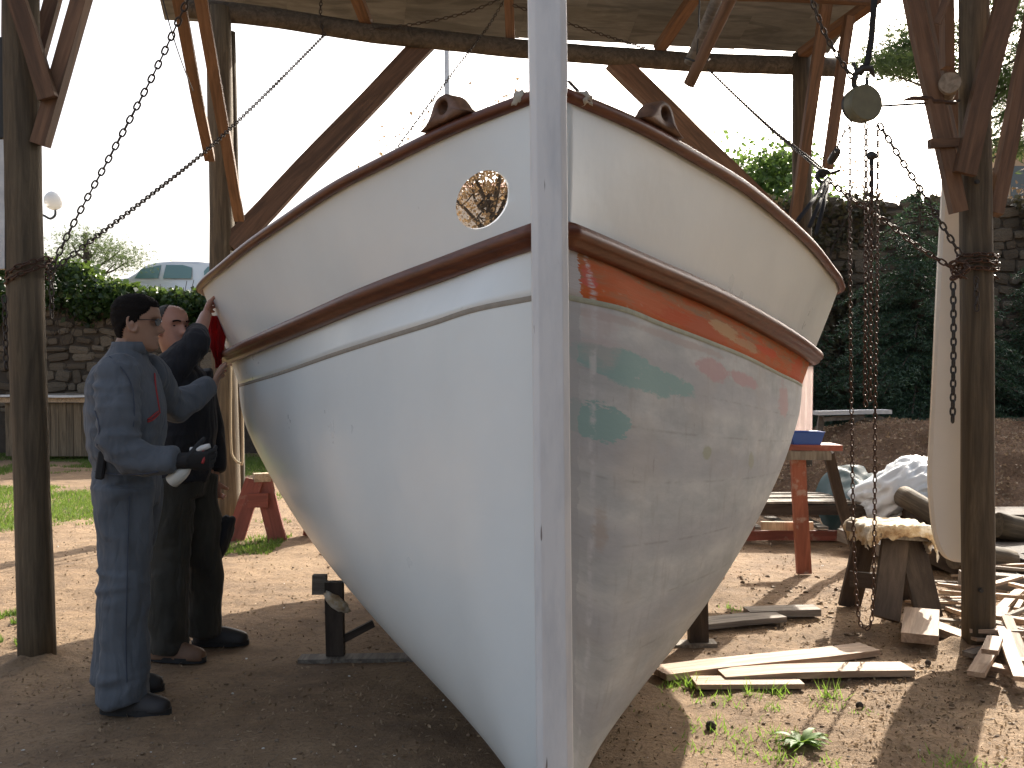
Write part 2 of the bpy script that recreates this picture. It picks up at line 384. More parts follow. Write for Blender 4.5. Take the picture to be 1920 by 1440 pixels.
def strip(name, side, rows, mat, uvf=None, thick=0, smooth=True):
    """rows: function D -> list of (b,z); a longitudinal skin of the hull, one side"""
    V_, UV = [], []; n = None
    r = rows(Ds[0]); rail = len(r[0]) > 2
    if rail:                                             # run the rail's end into the stem post
        for i, q_r in enumerate(r): V_.append((xc(2.93) + side * .015, 2.93 - max(0, q_r[2]) * .7, q_r[1])); UV.append((2.9, i / (len(r) - 1)))
    for D in Ds:
        r = rows(D); n = len(r)
        for i, q_r in enumerate(r):
            b, z = q_r[:2]; of = q_r[2] if len(q_r) > 2 else 0; dy = 0
            if of:
                bf = q_r[3]; sl_ = (bf(D + .02) - bf(max(2.93, D - .02))) / (D + .02 - max(2.93, D - .02)); k_n = 1 / math.sqrt(1 + sl_ * sl_); b += of * k_n; dy = -of * sl_ * k_n
            V_.append((xc(D) + side * b, D + dy, z)); UV.append((D, i / (n - 1)))
    Fc = []
    for j in range(len(Ds) - 1 + rail):
        for i in range(n - 1):
            q = (j * n + i, j * n + i + 1, (j + 1) * n + i + 1, (j + 1) * n + i)
            Fc.append(q[::-1] if side > 0 else q)
    me = mesh(name, V_, Fc); uv = me.uv_layers.new(name='UVMap')
    for lp in me.loops: uv.data[lp.index].uv = UV[lp.vertex_index]
    o = link(name, me, mat, boat, smooth)
    if thick:
        md = o.modifiers.new('s', 'SOLIDIFY'); md.thickness = thick; md.offset = -1
    return o
def lower(D):
    out = []
    for v in np.linspace(0, 1, 56) ** 1.15:
        z = z_k(D) + (z_g(D) - z_k(D)) * v
        out.append((.045 + (b_g(D) - .045) * (max(0, 1 - (1 - v) ** q_(D)) ** p_(D)), z))
    return out
def band(D):
    b0, z0, b1, z1 = b_g(D), z_g(D), b_r(D), z_r(D)
    out = [(b0, z0), (b0 - .004, z0 + .003), (b0 - .004, z0 + .009), (b0 + .002, z0 + .012)]
    for i in range(1, 9): t_ = i / 8; out.append((b0 + .002 + (b1 - b0 - .002) * t_, z0 + .012 + (z1 - z0 - .012) * t_))
    return out
def bul(D):
    b0, z0, b1, z1 = b_r(D), z_r(D), b_s(D), z_s(D)
    return [(b0 + (b1 - b0) * t_ + .003 * math.sin(math.pi * t_), z0 + (z1 - z0) * t_) for t_ in np.linspace(0, 1, 15)]
def prof(D, bf, zf, pts):                                 # rail profile: (out, up) offsets, closed
    tk = .022 * math.exp(-(D - 2.93) / .2)
    return [(bf(D) - tk, zf(D) + u_, o_, bf) for o_, u_ in pts + pts[:1]]

# paint patches on the sanded side, positioned on the hull surface
def uv_at(px, py, rows, side=1):
    best = None
    for D in Ds:
        if D > 6.2: break
        r = rows(D); n = len(r)
        for i, (b, z) in enumerate(r):
            x = 960 + F * (xc(D) + side * b) / D; y = 700 - F * (z - CH) / D
            e = (x - px) ** 2 + (y - py) ** 2 + 60 * D
            if best is None or e < best[0]: best = (e, D, i / (n - 1))
    return best[1], best[2]
def primer(name, rows, base, patches, band=False):
    t = NT(name); uvn = t.n('ShaderNodeUVMap').outputs[0]
    sep = t.n('ShaderNodeSeparateXYZ'); t.l(uvn, sep.inputs[0]); U, W = sep.outputs[0], sep.outputs[1]
    def pv(sx, sy):
        m = t.n('ShaderNodeMapping'); m.inputs['Scale'].default_value = (sx, sy, 1); t.l(uvn, m.inputs[0]); return m.outputs[0]
    n1 = t.noise(3.0, 6, pv(1.0, 4), .65); n2 = t.noise(4, 5, pv(6, 2.2), .6); n3 = t.noise(9, 5, pv(1, 3), .6)
    if band:
        n1 = t.noise(4.5, 8, pv(1.3, 1.6), .72)
        c = t.ramp(n1, [(.36, (.26, .155, .09)), (.47, (.33, .15, .07)), (.57, (.42, .11, .035)), (.70, (.50, .085, .02))])
        c = t.mix(t.ramp(t.math('ADD', W, t.math('MULTIPLY', n2, -.35)), [(.05, .75), (.45, 0.)]), c, (.50, .10, .018))
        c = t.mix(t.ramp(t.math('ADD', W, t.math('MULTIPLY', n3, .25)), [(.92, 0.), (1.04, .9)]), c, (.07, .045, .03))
        c = t.mix(t.math('MULTIPLY', t.ramp(n2, [(.60, 0.), (.70, 1.)]), .6), c, (.40, .28, .17))
        c = t.mix(t.ramp(t.math('ADD', W, t.math('MULTIPLY', n3, .05)), [(.17, 1.), (.21, 0.)]), c, (.36, .35, .27))
    else:
        c = t.ramp(n1, [(.34, (.36, .385, .395)), (.5, (.43, .455, .46)), (.66, (.52, .54, .53))])
        wv = t.n('ShaderNodeTexWave'); wv.wave_type = 'BANDS'; wv.bands_direction = 'Y'; wv.inputs['Scale'].default_value = 1.9
        wv.inputs['Distortion'].default_value = 2.5; wv.inputs['Detail'].default_value = 3; t.l(pv(.25, 1), wv.inputs[0])
        c = t.mix(t.math('MULTIPLY', t.ramp(wv.outputs['Fac'], [(.45, 0.), (.8, 1.)]), .42), c, (.345, .355, .385))
        c = t.mix(t.math('MULTIPLY', t.ramp(n2, [(.56, 0.), (.72, 1.)]), .45), c, (.31, .305, .30))
        c = t.mix(t.math('MULTIPLY', t.ramp(t.noise(2.2, 4, pv(1.2, 2)), [(.52, 0.), (.68, 1.)]), .3), c, (.40, .36, .32))
        c = t.mix(t.math('MULTIPLY', t.ramp(t.noise(5, 6, pv(3.5, 1.2), .75), [(.63, 0.), (.68, 1.)]), .5), c, (.21, .20, .18))
        # fine plank seams showing through the primer
        for s0 in (.885, .80, .70, .58, .47, .36):
            d = t.math('ABSOLUTE', t.math('SUBTRACT', W, s0)); c = t.mix(t.math('MULTIPLY', t.ramp(d, [(.0008, 1.), (.0028, 0.)]), t.ramp(n3, [(.45, 0.), (.6, .38)])), c, (.20, .19, .18))
    for (px, py, hw, hh, colr, st, soft) in patches:
        u0, v0 = uv_at(px, py, rows); ua, _ = uv_at(px - hw, py - hw * .28, rows); ub, _ = uv_at(px + hw, py + hw * .28, rows)
        _, va = uv_at(px, py - hh, rows); _, vb = uv_at(px, py + hh, rows)
        su = min(max(.02, (ub - ua) / 2), hw / F * u0 * 3.2); sv = min(max(.008, (va - vb) / 2), hh / F * u0 / (1.25 if not band else .13) * 1.5)
        dx = t.math('DIVIDE', t.math('SUBTRACT', U, u0), su); dy = t.math('DIVIDE', t.math('SUBTRACT', W, v0), sv)
        d = t.math('ADD', t.math('POWER', t.math('ABSOLUTE', dx), 2.4), t.math('POWER', t.math('ABSOLUTE', dy), 2.2))
        d = t.math('ADD', d, t.math('MULTIPLY', t.math('SUBTRACT', t.noise(3.2, 6, pv(1.8, 2.5 if band else 7), .72), .5), 4.2))
        c = t.mix(t.ramp(d, [(max(0, .9 - soft), st), (.95, 0.)]), c, colr)
    # white paint carried round from the stem, with a ragged edge, and a filler line
    e1 = t.math('ADD', U, t.math('MULTIPLY', t.math('SUBTRACT', t.noise(5, 5, pv(3, 7)), .5), .04))
    if not band:
        c = t.mix(t.ramp(e1, [(.0, 1.), (.1, 0.)]) if False else t.math('MULTIPLY', t.math('LESS_THAN', e1, 2.965), .7), c, (.36, .38, .40))
    else:
        c = t.mix(t.math('LESS_THAN', e1, 2.97), c, (.44, .44, .45))
    fl = t.math('ABSOLUTE', t.math('SUBTRACT', t.math('ADD', U, t.math('MULTIPLY', n2, .05)), 3.028))
    c = t.mix(t.math('MULTIPLY', t.ramp(fl, [(.003, .8), (.013, 0.)]), t.ramp(t.noise(6, 6, pv(2, 4), .7), [(.44, 0.), (.56, 1.)])), c, (.52, .54, .55))
    return t.out(c, .82, t.bump(n3, .25, .004, t.bump(n1, .25, .008)), Specular_IOR_Level=.25)
TEAL = (.25, .385, .375); PINK = (.45, .31, .315)
M['primer'] = primer('sanded_primer', lower, None, [
    (1160, 685, 68, 32, TEAL, .95, .28), (1232, 714, 72, 30, TEAL, .95, .28), (1122, 790, 66, 30, TEAL, 1., .12),
    (1250, 640, 160, 12, (.40, .34, .325), .6, .6), (1340, 690, 32, 22, PINK, .8, .4), (1395, 708, 36, 16, PINK, .8, .4), (1468, 752, 20, 40, (.45, .33, .33), .8, .5),
    (1125, 1000, 24, 60, (.38, .31, .25), .5, .7), (1325, 850, 12, 16, (.33, .35, .26), .8, .5), (1408, 870, 7, 22, (.34, .35, .28), .8, .5), (1120, 640, 50, 60, (.46, .40, .395), .5, .7)])
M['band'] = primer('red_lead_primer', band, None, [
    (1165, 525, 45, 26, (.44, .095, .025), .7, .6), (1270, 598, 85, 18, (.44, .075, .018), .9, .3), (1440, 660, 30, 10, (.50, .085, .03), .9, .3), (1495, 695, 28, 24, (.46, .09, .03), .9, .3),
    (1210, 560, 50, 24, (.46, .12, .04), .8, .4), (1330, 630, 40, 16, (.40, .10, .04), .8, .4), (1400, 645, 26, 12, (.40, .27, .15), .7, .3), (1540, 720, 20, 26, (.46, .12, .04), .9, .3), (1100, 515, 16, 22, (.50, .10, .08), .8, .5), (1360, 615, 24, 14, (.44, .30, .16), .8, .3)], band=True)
for side, nm in ((-1, 'white'), (1, 'primer')):
    lo = strip('hull_side', side, lower, M['white'] if side < 0 else M['primer'])
    lo['label'] = 'glossy white painted hull side below the moulding' if side < 0 else 'sanded grey primer hull side with teal and pink filler patches'
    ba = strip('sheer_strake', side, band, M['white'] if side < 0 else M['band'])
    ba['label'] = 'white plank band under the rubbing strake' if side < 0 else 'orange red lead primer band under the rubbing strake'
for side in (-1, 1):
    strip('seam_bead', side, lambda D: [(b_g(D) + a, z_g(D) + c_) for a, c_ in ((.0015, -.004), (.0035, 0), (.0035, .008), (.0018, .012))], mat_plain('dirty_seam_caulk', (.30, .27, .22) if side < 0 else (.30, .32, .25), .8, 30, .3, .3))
# bulwarks; the left one has the open hawse hole
for side in (-1, 1):
    o = strip('bulwark', side, bul, M['white'], thick=.028)
    if side < 0:
        bm = bmesh.new(); c0 = P(906, 375, 3.07); ax = Vector((-.10, 1, .165)).normalized(); Mx = Matrix.Translation(c0) @ basis(ax)
        ex, ez = .071, .083; bot, top = [], []
        for i in range(40):
            an = 2 * math.pi * i / 40; lx, lz = ex * math.cos(an), ez * math.sin(an)
            x = -lx ; y = lz + .30 * lx * 1.0
            # x axis of the basis points left; keep the oval leaning to the upper right
            bot.append(bm.verts.new(Mx @ Vector((x, y, -.6)))); top.append(bm.verts.new(Mx @ Vector((x, y, .45))))
        for i in range(40): bm.faces.new((bot[i], bot[(i + 1) % 40], top[(i + 1) % 40], top[i]))
        bm.faces.new(bot[::-1]); bm.faces.new(top); bmesh.ops.recalc_face_normals(bm, faces=bm.faces)
        cut = obj('cut', bm, M['mahog'])
        md = o.modifiers.new('b', 'BOOLEAN'); md.operation = 'DIFFERENCE'; md.object = cut; md.solver = 'EXACT'
        dg = bpy.context.evaluated_depsgraph_get(); me2 = bpy.data.meshes.new_from_object(o.evaluated_get(dg))
        o.modifiers.clear(); me2.set_sharp_from_angle(angle=R(35)); o.data = me2; bpy.data.objects.remove(cut)
RUB = [(0, .026), (.030, .030), (.052, .023), (.062, .006), (.060, -.010), (.053, -.017), (.046, -.020), (.042, -.032), (.030, -.041), (0, -.043)]
CAP = [(-.070, .004), (-.070, .020), (.016, .023), (.030, .017), (.035, .004), (.031, -.010), (.016, -.015), (.004, -.014), (.004, .002), (-.03, .003)]
for side in (-1, 1):
    r1 = strip('rubbing_strake', side, lambda D: prof(D, b_r, z_r, RUB), M['mahog'])
    strip('cap_rail', side, lambda D: prof(D, b_s, z_s, CAP), M['mahog'])
# deck
V_, Fc = [], []
for D in Ds:
    V_ += [(xc(D) - b_r(D) + .02, D, z_r(D) + .02), (xc(D), D, z_r(D) + .05), (xc(D) + b_r(D) - .02, D, z_r(D) + .02)]
for j in range(len(Ds) - 1):
    for i in (0, 1): Fc.append((j * 3 + i, j * 3 + i + 1, j * 3 + i + 4, j * 3 + i + 3))
link('deck', mesh('deck', V_, Fc), M['greyplank'], boat)
# stem post, keel, stern post
bm = bmesh.new(); rings = []
zst = [(.10, 0, 1), (.28, 0, 1), (1.0, 0, 1), (1.6, 0, 1), (2.16, 0, 1), (2.17, .001, 1.03), (2.24, .001, 1.05), (2.8, -.002, 1.05)]
for z, dx, sc in zst:
    x0 = xc(2.9) - .004 + dx - .012 * (z - 1.2) / 1.2
    pr = [(-.050, .145), (-.050, .012), (-.034, 0), (.030, 0), (.047, .014), (.047, .145)]
    yy = 2.82 + (.03 if z < .15 else 0)
    rings.append([bm.verts.new((x0 + a * sc, yy + b, z)) for a, b in pr])
for a, b in zip(rings, rings[1:]):
    for k in range(6): bm.faces.new((a[k], a[(k + 1) % 6], b[(k + 1) % 6], b[k]))
bm.faces.new(rings[0][::-1]); bm.faces.new(rings[-1]); bmesh.ops.recalc_face_normals(bm, faces=bm.faces)
obj('stem_post', bm, M['stem'], boat, bevel=.002)
bm = bmesh.new(); box(bm, Matrix.Translation((xc(6), 5.95, .10)), .10, 5.9, .12); obj('keel', bm, M['dtimber'], boat, bevel=.005)
bm = bmesh.new(); box(bm, Matrix.Translation((xc(8.9), 8.93, 1.2)), .11, .10, 2.2); obj('stern_post', bm, M['stem'], boat, bevel=.005)
# filler smears where cap rail meets the stem
for sx in (-1, 1):
    bm = bmesh.new(); bmesh.ops.create_icosphere(bm, subdivisions=3, radius=1)
    for v in bm.verts: v.co *= 1 + .5 * noise.noise(v.co * 2.3 + Vector((sx * 5, 0, 0)))
    bmesh.ops.transform(bm, matrix=Matrix.Translation((xc(2.95) + sx * .085, 2.975, 2.183)) @ Matrix.Rotation(sx * R(20), 4, 'Y') @ Matrix.Diagonal((.03, .03, .022, 1)), verts=bm.verts)
    obj('filler_smear', bm, mat_plain('cracked_putty', (.48, .44, .36), .9, 60, .4, .8), boat, smooth=True)
# fairlead chocks on the cap rail
def chock(side, D, name='fairlead'):
    e = Vector((xc(D + .05) + side * b_s(D + .05), D + .05, z_s(D + .05))) - Vector((xc(D - .05) + side * b_s(D - .05), D - .05, z_s(D - .05)))
    c = Vector((xc(D) + side * b_s(D), D, z_s(D) + .024)); xx = e.normalized(); zz = Vector((0, 0, 1)); yy = zz.cross(xx).normalized(); zz = xx.cross(yy)
    outl = [(a * .74, b * .76) for a, b in [(-.16, 0), (-.135, .012), (-.10, .038), (-.07, .078), (-.03, .105), (.01, .108), (.045, .09), (.075, .05), (.11, .018), (.15, 0)]]
    outl = [(p.x, p.y) for p in catmull([Vector((a, b, 0)) for a, b in outl], 4)]
    n = len(outl); hc = (-.008, .041); bm = bmesh.new(); rings = []
    # ring polygons: outer outline + bottom, inner hole circle
    cx, cy = hc
    per = outl[::-1] + [(-.1184 + .2294 * i / 12, 0) for i in range(1, 12)]
    m = len(per)
    for yv, sc in ((-.034, .93), (-.024, 1), (.024, 1), (.034, .93)):
        ro, ri = [], []
        for (a, b) in per:
            an = math.atan2(b - cy, a - cx); ri.append(bm.verts.new(c + xx * (cx + .027 * math.cos(an)) + yy * yv + zz * (cy + .022 * math.sin(an))))
            ro.append(bm.verts.new(c + xx * (a * (sc if b > .001 else 1)) + yy * yv + zz * (b * sc)))
        rings.append((ro, ri))
    for (a, b) in zip(rings, rings[1:]):
        for k in range(m):
            k2 = (k + 1) % m
            bm.faces.new((a[0][k], a[0][k2], b[0][k2], b[0][k])); bm.faces.new((a[1][k], b[1][k], b[1][k2], a[1][k2]))
    for (ro, ri), fl in ((rings[0], 1), (rings[-1], 0)):
        for k in range(m):
            k2 = (k + 1) % m; bm.faces.new((ro[k], ri[k], ri[k2], ro[k2]) if fl else (ro[k], ro[k2], ri[k2], ri[k]))
    bmesh.ops.recalc_face_normals(bm, faces=bm.faces)
    obj(name, bm, M['chockwood'], boat, smooth=True)
M['chockwood'] = mat_wood('fairlead_wood', (.12, .05, .022), (.24, .115, .055), (10, 3, 10), .55, .2)
chock(-1, 3.19); chock(1, 3.24)

# ------------------------------------------------------------------ the open shed
shed = empty('boat_shed', (0, 8, 0), 'open pole shed of log posts, orange timber braces and sheet roof over the boat', 'shed')
TB = lambda a, b, wd, th, mat=None, up=Vector((0, 0, 1)), name='brace': timber(name, a, b, wd, th, mat or M['timber'], shed, up)
def post(pts, rad, **k): return logpole('post', pts, rad, M['log'], shed, segs=18, **k)
post([P(70, 1252, 5.26), P(53, 700, 5.26), P(42, 376, 5.26), P(39, 0, 5.26), P(36, -650, 5.26)], [.088, .086, .087, .088, .085], seed=3)
post([P(1834, 1226, 5.48), P(1832, 620, 5.48), P(1826, 0, 5.48), P(1820, -600, 5.48)], [.083, .081, .079, .078], seed=8, flat=.88)
post([P(428, 990, 9.98), P(418, 600, 9.98), P(410, 15, 9.98)], [.12, .115, .11], seed=5)
post([P(446, 985, 10.1), P(440, 600, 10.1), P(432, 60, 10.1)], [.075, .07, .045], seed=6)
post([P(1503, 955, 11.4), P(1503, 500, 11.4), P(1504, 100, 11.4)], [.11, .105, .10], seed=9)
for (px, py, D) in ((1839, 1107, 5.395), (1832, 341, 5.398)):            # bolt holes
    bm = bmesh.new(); bmesh.ops.create_cone(bm, cap_ends=True, segments=12, radius1=.011, radius2=.011, depth=.02, matrix=Matrix.Translation(P(px, py, D)) @ Matrix.Rotation(R(90), 4, 'X'))
    obj('bolt_hole', bm, M['darkpanel'], shed)
logpole('beam', [P(335, 12, 9.9), P(520, 34, 10.15), P(700, 62, 10.3), P(960, 90, 10.65), P(1290, 116, 11.2), P(1578, 126, 11.6)], [.092, .090, .095, .092, .098, .10], M['beamlog'], shed, segs=14, seed=2)
Ya = Vector((0, 1, 0))
TB(P(432, 462, 9.95), P(800, 78, 10.5), .20, .09, up=Ya)
TB(P(1150, 112, 11.05), P(1500, 455, 11.3), .20, .20, up=Ya)
TB(P(322, -60, 7.6), P(392, 300, 9.75), .09, .05); TB(P(368, -60, 7.6), P(449, 412, 9.7), .09, .05)
# near left post braces
TB(P(10, -60, 5.1), P(88, 185, 5.15), .085, .045, up=Ya); TB(P(172, -60, 5.2), P(76, 272, 5.22), .075, .075, up=Ya); TB(P(118, -60, 5.5), P(70, 110, 5.4), .075, .045, up=Ya)
# near right post braces
TB(P(1695, -70, 5.35), P(1798, 398, 5.4), .078, .06, up=Ya); TB(P(1903, -60, 5.3), P(1806, 326, 5.33), .105, .05, up=Ya)
TB(P(1950, -30, 5.65), P(1864, 402, 5.5), .075, .07, up=Ya)
TB(P(1735, -60, 5.9), P(1812, 300, 5.75), .06, .05, up=Ya); 
TB(P(1722, -80, 7.2), P(1805, 330, 6.2), .10, .05, up=Ya)
TB(P(1742, 270, 5.35), P(1805, 268, 5.36), .045, .045, name='wall_peg')
TB(P(1775, -40, 5.62), P(1775, 128, 5.62), .08, .05, name='strut'); TB(P(1790, -50, 5.2), P(1757, 45, 5.25), .03, .03, name='strut')
# braces of the far right post
TB(P(1550, 0, 10.2), P(1490, 412, 10.9), .11, .06); TB(P(1592, 30, 10.4), P(1551, 318, 10.7), .10, .06)
TB(P(1505, 100, 11.3), P(1635, 5, 10.3), .12, .08); 
# rafters
for a, b, wd in (((640, -60), (685, 45), 10.2), ((955, -60), (955, 72), 10.7), ((1310, -60), (1238, 92), 11.1), ((560, -60), (590, 28), 10.1), ((1420, -50), (1392, 105), 11.3)):
    pass
TB(P(655, -40, 9.6), P(690, 48, 10.3), .11, .07, name='rafter'); TB(P(952, -40, 10.2), P(958, 74, 10.65), .09, .08, name='rafter'); TB(P(1325, -40, 10.4), P(1235, 92, 11.1), .12, .08, name='rafter')
TB(P(1240, -14, 9.4), P(1645, -2, 10.0), .10, .10, name='purlin')
# roof: rows of fibre cement panels rising towards the camera
ex = Vector((P(1745, 85, 11.9) - P(330, 0, 10.6))); ex.z = 0; exn = ex.normalized(); eyn = Vector((exn.y, -exn.x, 0))
o0 = P(300, -8, 10.6); slope = math.tan(R(16)); L_ = 7.3
rowd = .62; cols = 6
z0r = P(960, 68, 11.35).z
pm = None
for r_ in range(15):
    for c_ in range(cols if r_ < 5 else cols + 4):  # extra unseen columns on near rows, added to keep light off the bow
        wd = L_ / cols; bm = bmesh.new()
        cx = (c_ + .5 + (.5 if r_ % 2 else 0)) * wd
        x0, x1 = max(0, cx - wd / 2), min((L_ if r_ > 1 else L_ - .1) if r_ < 5 else L_ + 4 * wd, cx + wd / 2)
        if x1 - x0 < .1: continue
        org = Vector((-3.55, 10.9, z0r + .02)) + exn * x0 + eyn * (r_ * rowd * math.cos(R(16)))
        org.z += r_ * rowd * math.sin(R(16)) + random.uniform(0, .004)
        ax = exn; ay = Vector((eyn.x * math.cos(R(16)), eyn.y * math.cos(R(16)), math.sin(R(16)) )); az = ax.cross(ay)
        if az.z < 0: az = -az
        lx = x1 - x0 + .02; org.z += .006 * (c_ % 2)
        Mx = Matrix.Translation(org) @ Matrix((ax, ay, az)).transposed().to_4x4()
        nn = 6
        top = []; 
        tilt = .045
        vs = [(.0, 0, 0), (lx, 0, 0), (lx, rowd + .04, tilt), (0, rowd + .04, tilt)]
        v1 = [bm.verts.new(v) for v in vs]; v2 = [bm.verts.new((v[0], v[1], v[2] + .012)) for v in vs]
        bm.faces.new(v1[::-1]); bm.faces.new(v2)
        for k in range(4): bm.faces.new((v1[k], v1[(k + 1) % 4], v2[(k + 1) % 4], v2[k]))
        bmesh.ops.recalc_face_normals(bm, faces=bm.faces)
        o = obj('roof_panel', bm, M['roof']); o.matrix_world = Mx; o.parent = shed; o.matrix_parent_inverse = parent_inv(shed)

# ------------------------------------------------------------------ chains
def link_mesh(pitch, wire, wfac=.42):
    bm = bmesh.new(); a = pitch / 2 + wire * .35; b = (pitch / 2 + wire) * wfac; pts = []
    for i in range(12):
        an = 2 * math.pi * i / 12; c, s = math.cos(an), math.sin(an)
        pts.append(Vector((abs(c) ** .8 * a * (1 if c > 0 else -1) + 0, abs(s) ** .9 * b * (1 if s > 0 else -1), 0)))
    rings = []
    for i, p in enumerate(pts):
        d = (pts[(i + 1) % 12] - pts[i - 1]).normalized(); nrm = Vector((d.y, -d.x, 0))
        rings.append([bm.verts.new(p + nrm * math.cos(t_) * wire / 2 + Vector((0, 0, 1)) * math.sin(t_) * wire / 2) for t_ in (0, math.pi / 3 * 1, math.pi / 3 * 2, math.pi, math.pi / 3 * 4, math.pi / 3 * 5)])
    for i in range(12):
        q, r_ = rings[i], rings[(i + 1) % 12]
        for k in range(6): bm.faces.new((q[k], q[(k + 1) % 6], r_[(k + 1) % 6], r_[k]))
    bmesh.ops.recalc_face_normals(bm, faces=bm.faces)
    me = bpy.data.meshes.new('link'); bm.to_mesh(me); bm.free(); me.polygons.foreach_set('use_smooth', [True] * len(me.polygons)); return me
LM = {}
def chain(pts, pitch, wire, label, mat='chain', sag=0, group=None, twist=0, curve=True):
    pts = [Vector(p) for p in pts]
    if sag:
        a, b = pts[0], pts[-1]; pts = [a.lerp(b, i / 10) - Vector((0, 0, sag * 4 * (i / 10) * (1 - i / 10))) for i in range(11)]
    path = catmull(pts, 16) if curve else pts
    root = empty('chain', path[0], label, 'chain', group)
    key = (pitch, wire, mat)
    if key not in LM:
        LM[key] = link_mesh(pitch, wire); LM[key].materials.append(M[mat])
    # walk along the path
    pos = path[0].copy(); i = 1; k = 0; start = pos.copy(); nodes = [start]
    while i < len(path):
        d = path[i] - pos
        if (path[i] - nodes[-1]).length < pitch: i += 1; pos = path[i - 1]; continue
        # step from the last node towards path[i]
        nodes.append(nodes[-1] + (path[i] - nodes[-1]).normalized() * pitch)
        if len(nodes) > 320: break
    inv = parent_inv(root)
    for k in range(len(nodes) - 1):
        c = (nodes[k] + nodes[k + 1]) / 2; d = (nodes[k + 1] - nodes[k]).normalized()
        up = Vector((0, -1, 0)); y = up.cross(d)
        if y.length < .05: y = Vector((1, 0, 0)).cross(d)
        y.normalize(); z = d.cross(y)
        Rm = Matrix((d, y, z)).transposed().to_4x4() @ Matrix.Rotation(R(90) * (k % 2) + twist + R(12) * noise.noise((k * .1, twist, 3)), 4, 'X')
        o = bpy.data.objects.new('link', LM[key]); COL.objects.link(o)
        o.parent = root; o.matrix_parent_inverse = inv; o.matrix_world = Matrix.Translation(c) @ Rm
        o.matrix_basis = Matrix.Translation(c) @ Rm
    return root
chain([P(96, 505, 5.15), P(140, 415, 5.15), P(208, 290, 5.0), P(290, 135, 4.8), P(352, 0, 4.6), P(380, -60, 4.5)], .0385, .0085, 'heavy chain running steeply from the near left post up to the roof', twist=.5)
chain([P(92, 512, 5.15), P(170, 452, 5.4), P(290, 360, 6.2), P(395, 275, 7.2), P(505, 170, 8.4), P(612, 62, 10.05)], .039, .0085, 'long chain sloping from the near left post to the far log beam', twist=.5)
chain([P(603, -10, 10.2), P(601, 30, 10.15), P(608, 75, 10.1)], .04, .010, 'short chain hanging over the far beam at the top of the sloping left chain')
chain([P(640, 58, 10.2), P(760, 48, 10.2), P(880, 22, 10.1), P(962, -15, 10.0)], .045, .009, 'chain draped along the far beam left of the stem post')
chain([P(735, 290, 8.2), P(790, 215, 8.5), P(860, 122, 9.0), P(915, 50, 9.6), P(945, 0, 9.8)], .036, .007, 'thin chain rising from behind the left rail past the beam')
chain([P(962, 10, 9.9), P(1090, 52, 10.0), P(1160, 75, 10.2), P(1215, 92, 10.6)], .043, .009, 'chain draped from the roof to the beam just right of the stem post')
chain([P(1066, 152, 6), P(1085, 172, 5.6)], .03, .006, 'tiny length of chain beside the top of the stem post')
chain([P(1328, 130, 10.9), P(1390, 190, 9.6), P(1450, 245, 8.2), P(1500, 285, 7.0), P(1545, 322, 5.9)], .041, .009, 'chain from the far beam down to the black hook on the right')
chain([P(1550, 335, 5.7), P(1600, 375, 5.6), P(1660, 415, 5.55), P(1725, 465, 5.45), P(1790, 505, 5.38)], .037, .010, 'sunlit chain from the black hook to the knot on the right post', mat='rust', twist=.6)
chain([P(1648, 232, 5.4), P(1690, 300, 5.4), P(1740, 378, 5.38), P(1802, 480, 5.36)], .037, .010, 'chain from the round hoist down to the knot on the right post', twist=.5)
chain([P(1515, -20, 5.2), P(1545, 60, 5.25), P(1575, 112, 5.3), P(1606, 158, 5.35)], .033, .009, 'chain coming down from the roof to the top of the hoist')
chain([P(1787, 530, 5.36), P(1788, 640, 5.36), P(1786, 802, 5.36)], .035, .011, 'thick chain end hanging in front of the cream rudder blade', mat='iron')
chain([P(1830, 520, 5.37), P(1832, 592, 5.37)], .034, .009, 'short chain end hanging on the face of the right post')
HC = P(1618, 195, 5.4)
chain([P(1594, 228, 5.42), P(1594, 500, 5.42), P(1597, 800, 5.42), P(1602, 1040, 5.4), P(1610, 1155, 5.4), P(1622, 1180, 5.4), P(1632, 1172, 5.4), P(1637, 1120, 5.4), P(1640, 950, 5.4), P(1641, 760, 5.4), P(1645, 500, 5.4), P(1646, 230, 5.4)], .027, .0065, 'long hand chain loop hanging from the hoist almost to the ground', mat='rust')
chain([P(1624, 232, 5.4), P(1623, 500, 5.4), P(1622, 740, 5.4), P(1627, 760, 5.4)], .027, .008, 'leftmost strand of the rusty chain bundle below the hoist', mat='rust')
chain([P(1634, 300, 5.38), P(1633, 500, 5.38), P(1632, 752, 5.38)], .027, .008, 'rightmost strand of the rusty chain bundle below the iron block', mat='rust')
chain([P(1590, 236, 5.4), P(1576, 262, 5.4), P(1563, 292, 5.4)], .03, .007, 'short slack chain between the hoist and the black hook')
chain([P(96, 515, 5.16), P(97, 560, 5.16), P(97, 600, 5.16)], .035, .009, 'short chain end hanging right of the near left post')
chain([P(8, 555, 5.1), P(10, 620, 5.1), P(11, 700, 5.1)], .035, .009, 'chain end hanging left of the near left post')
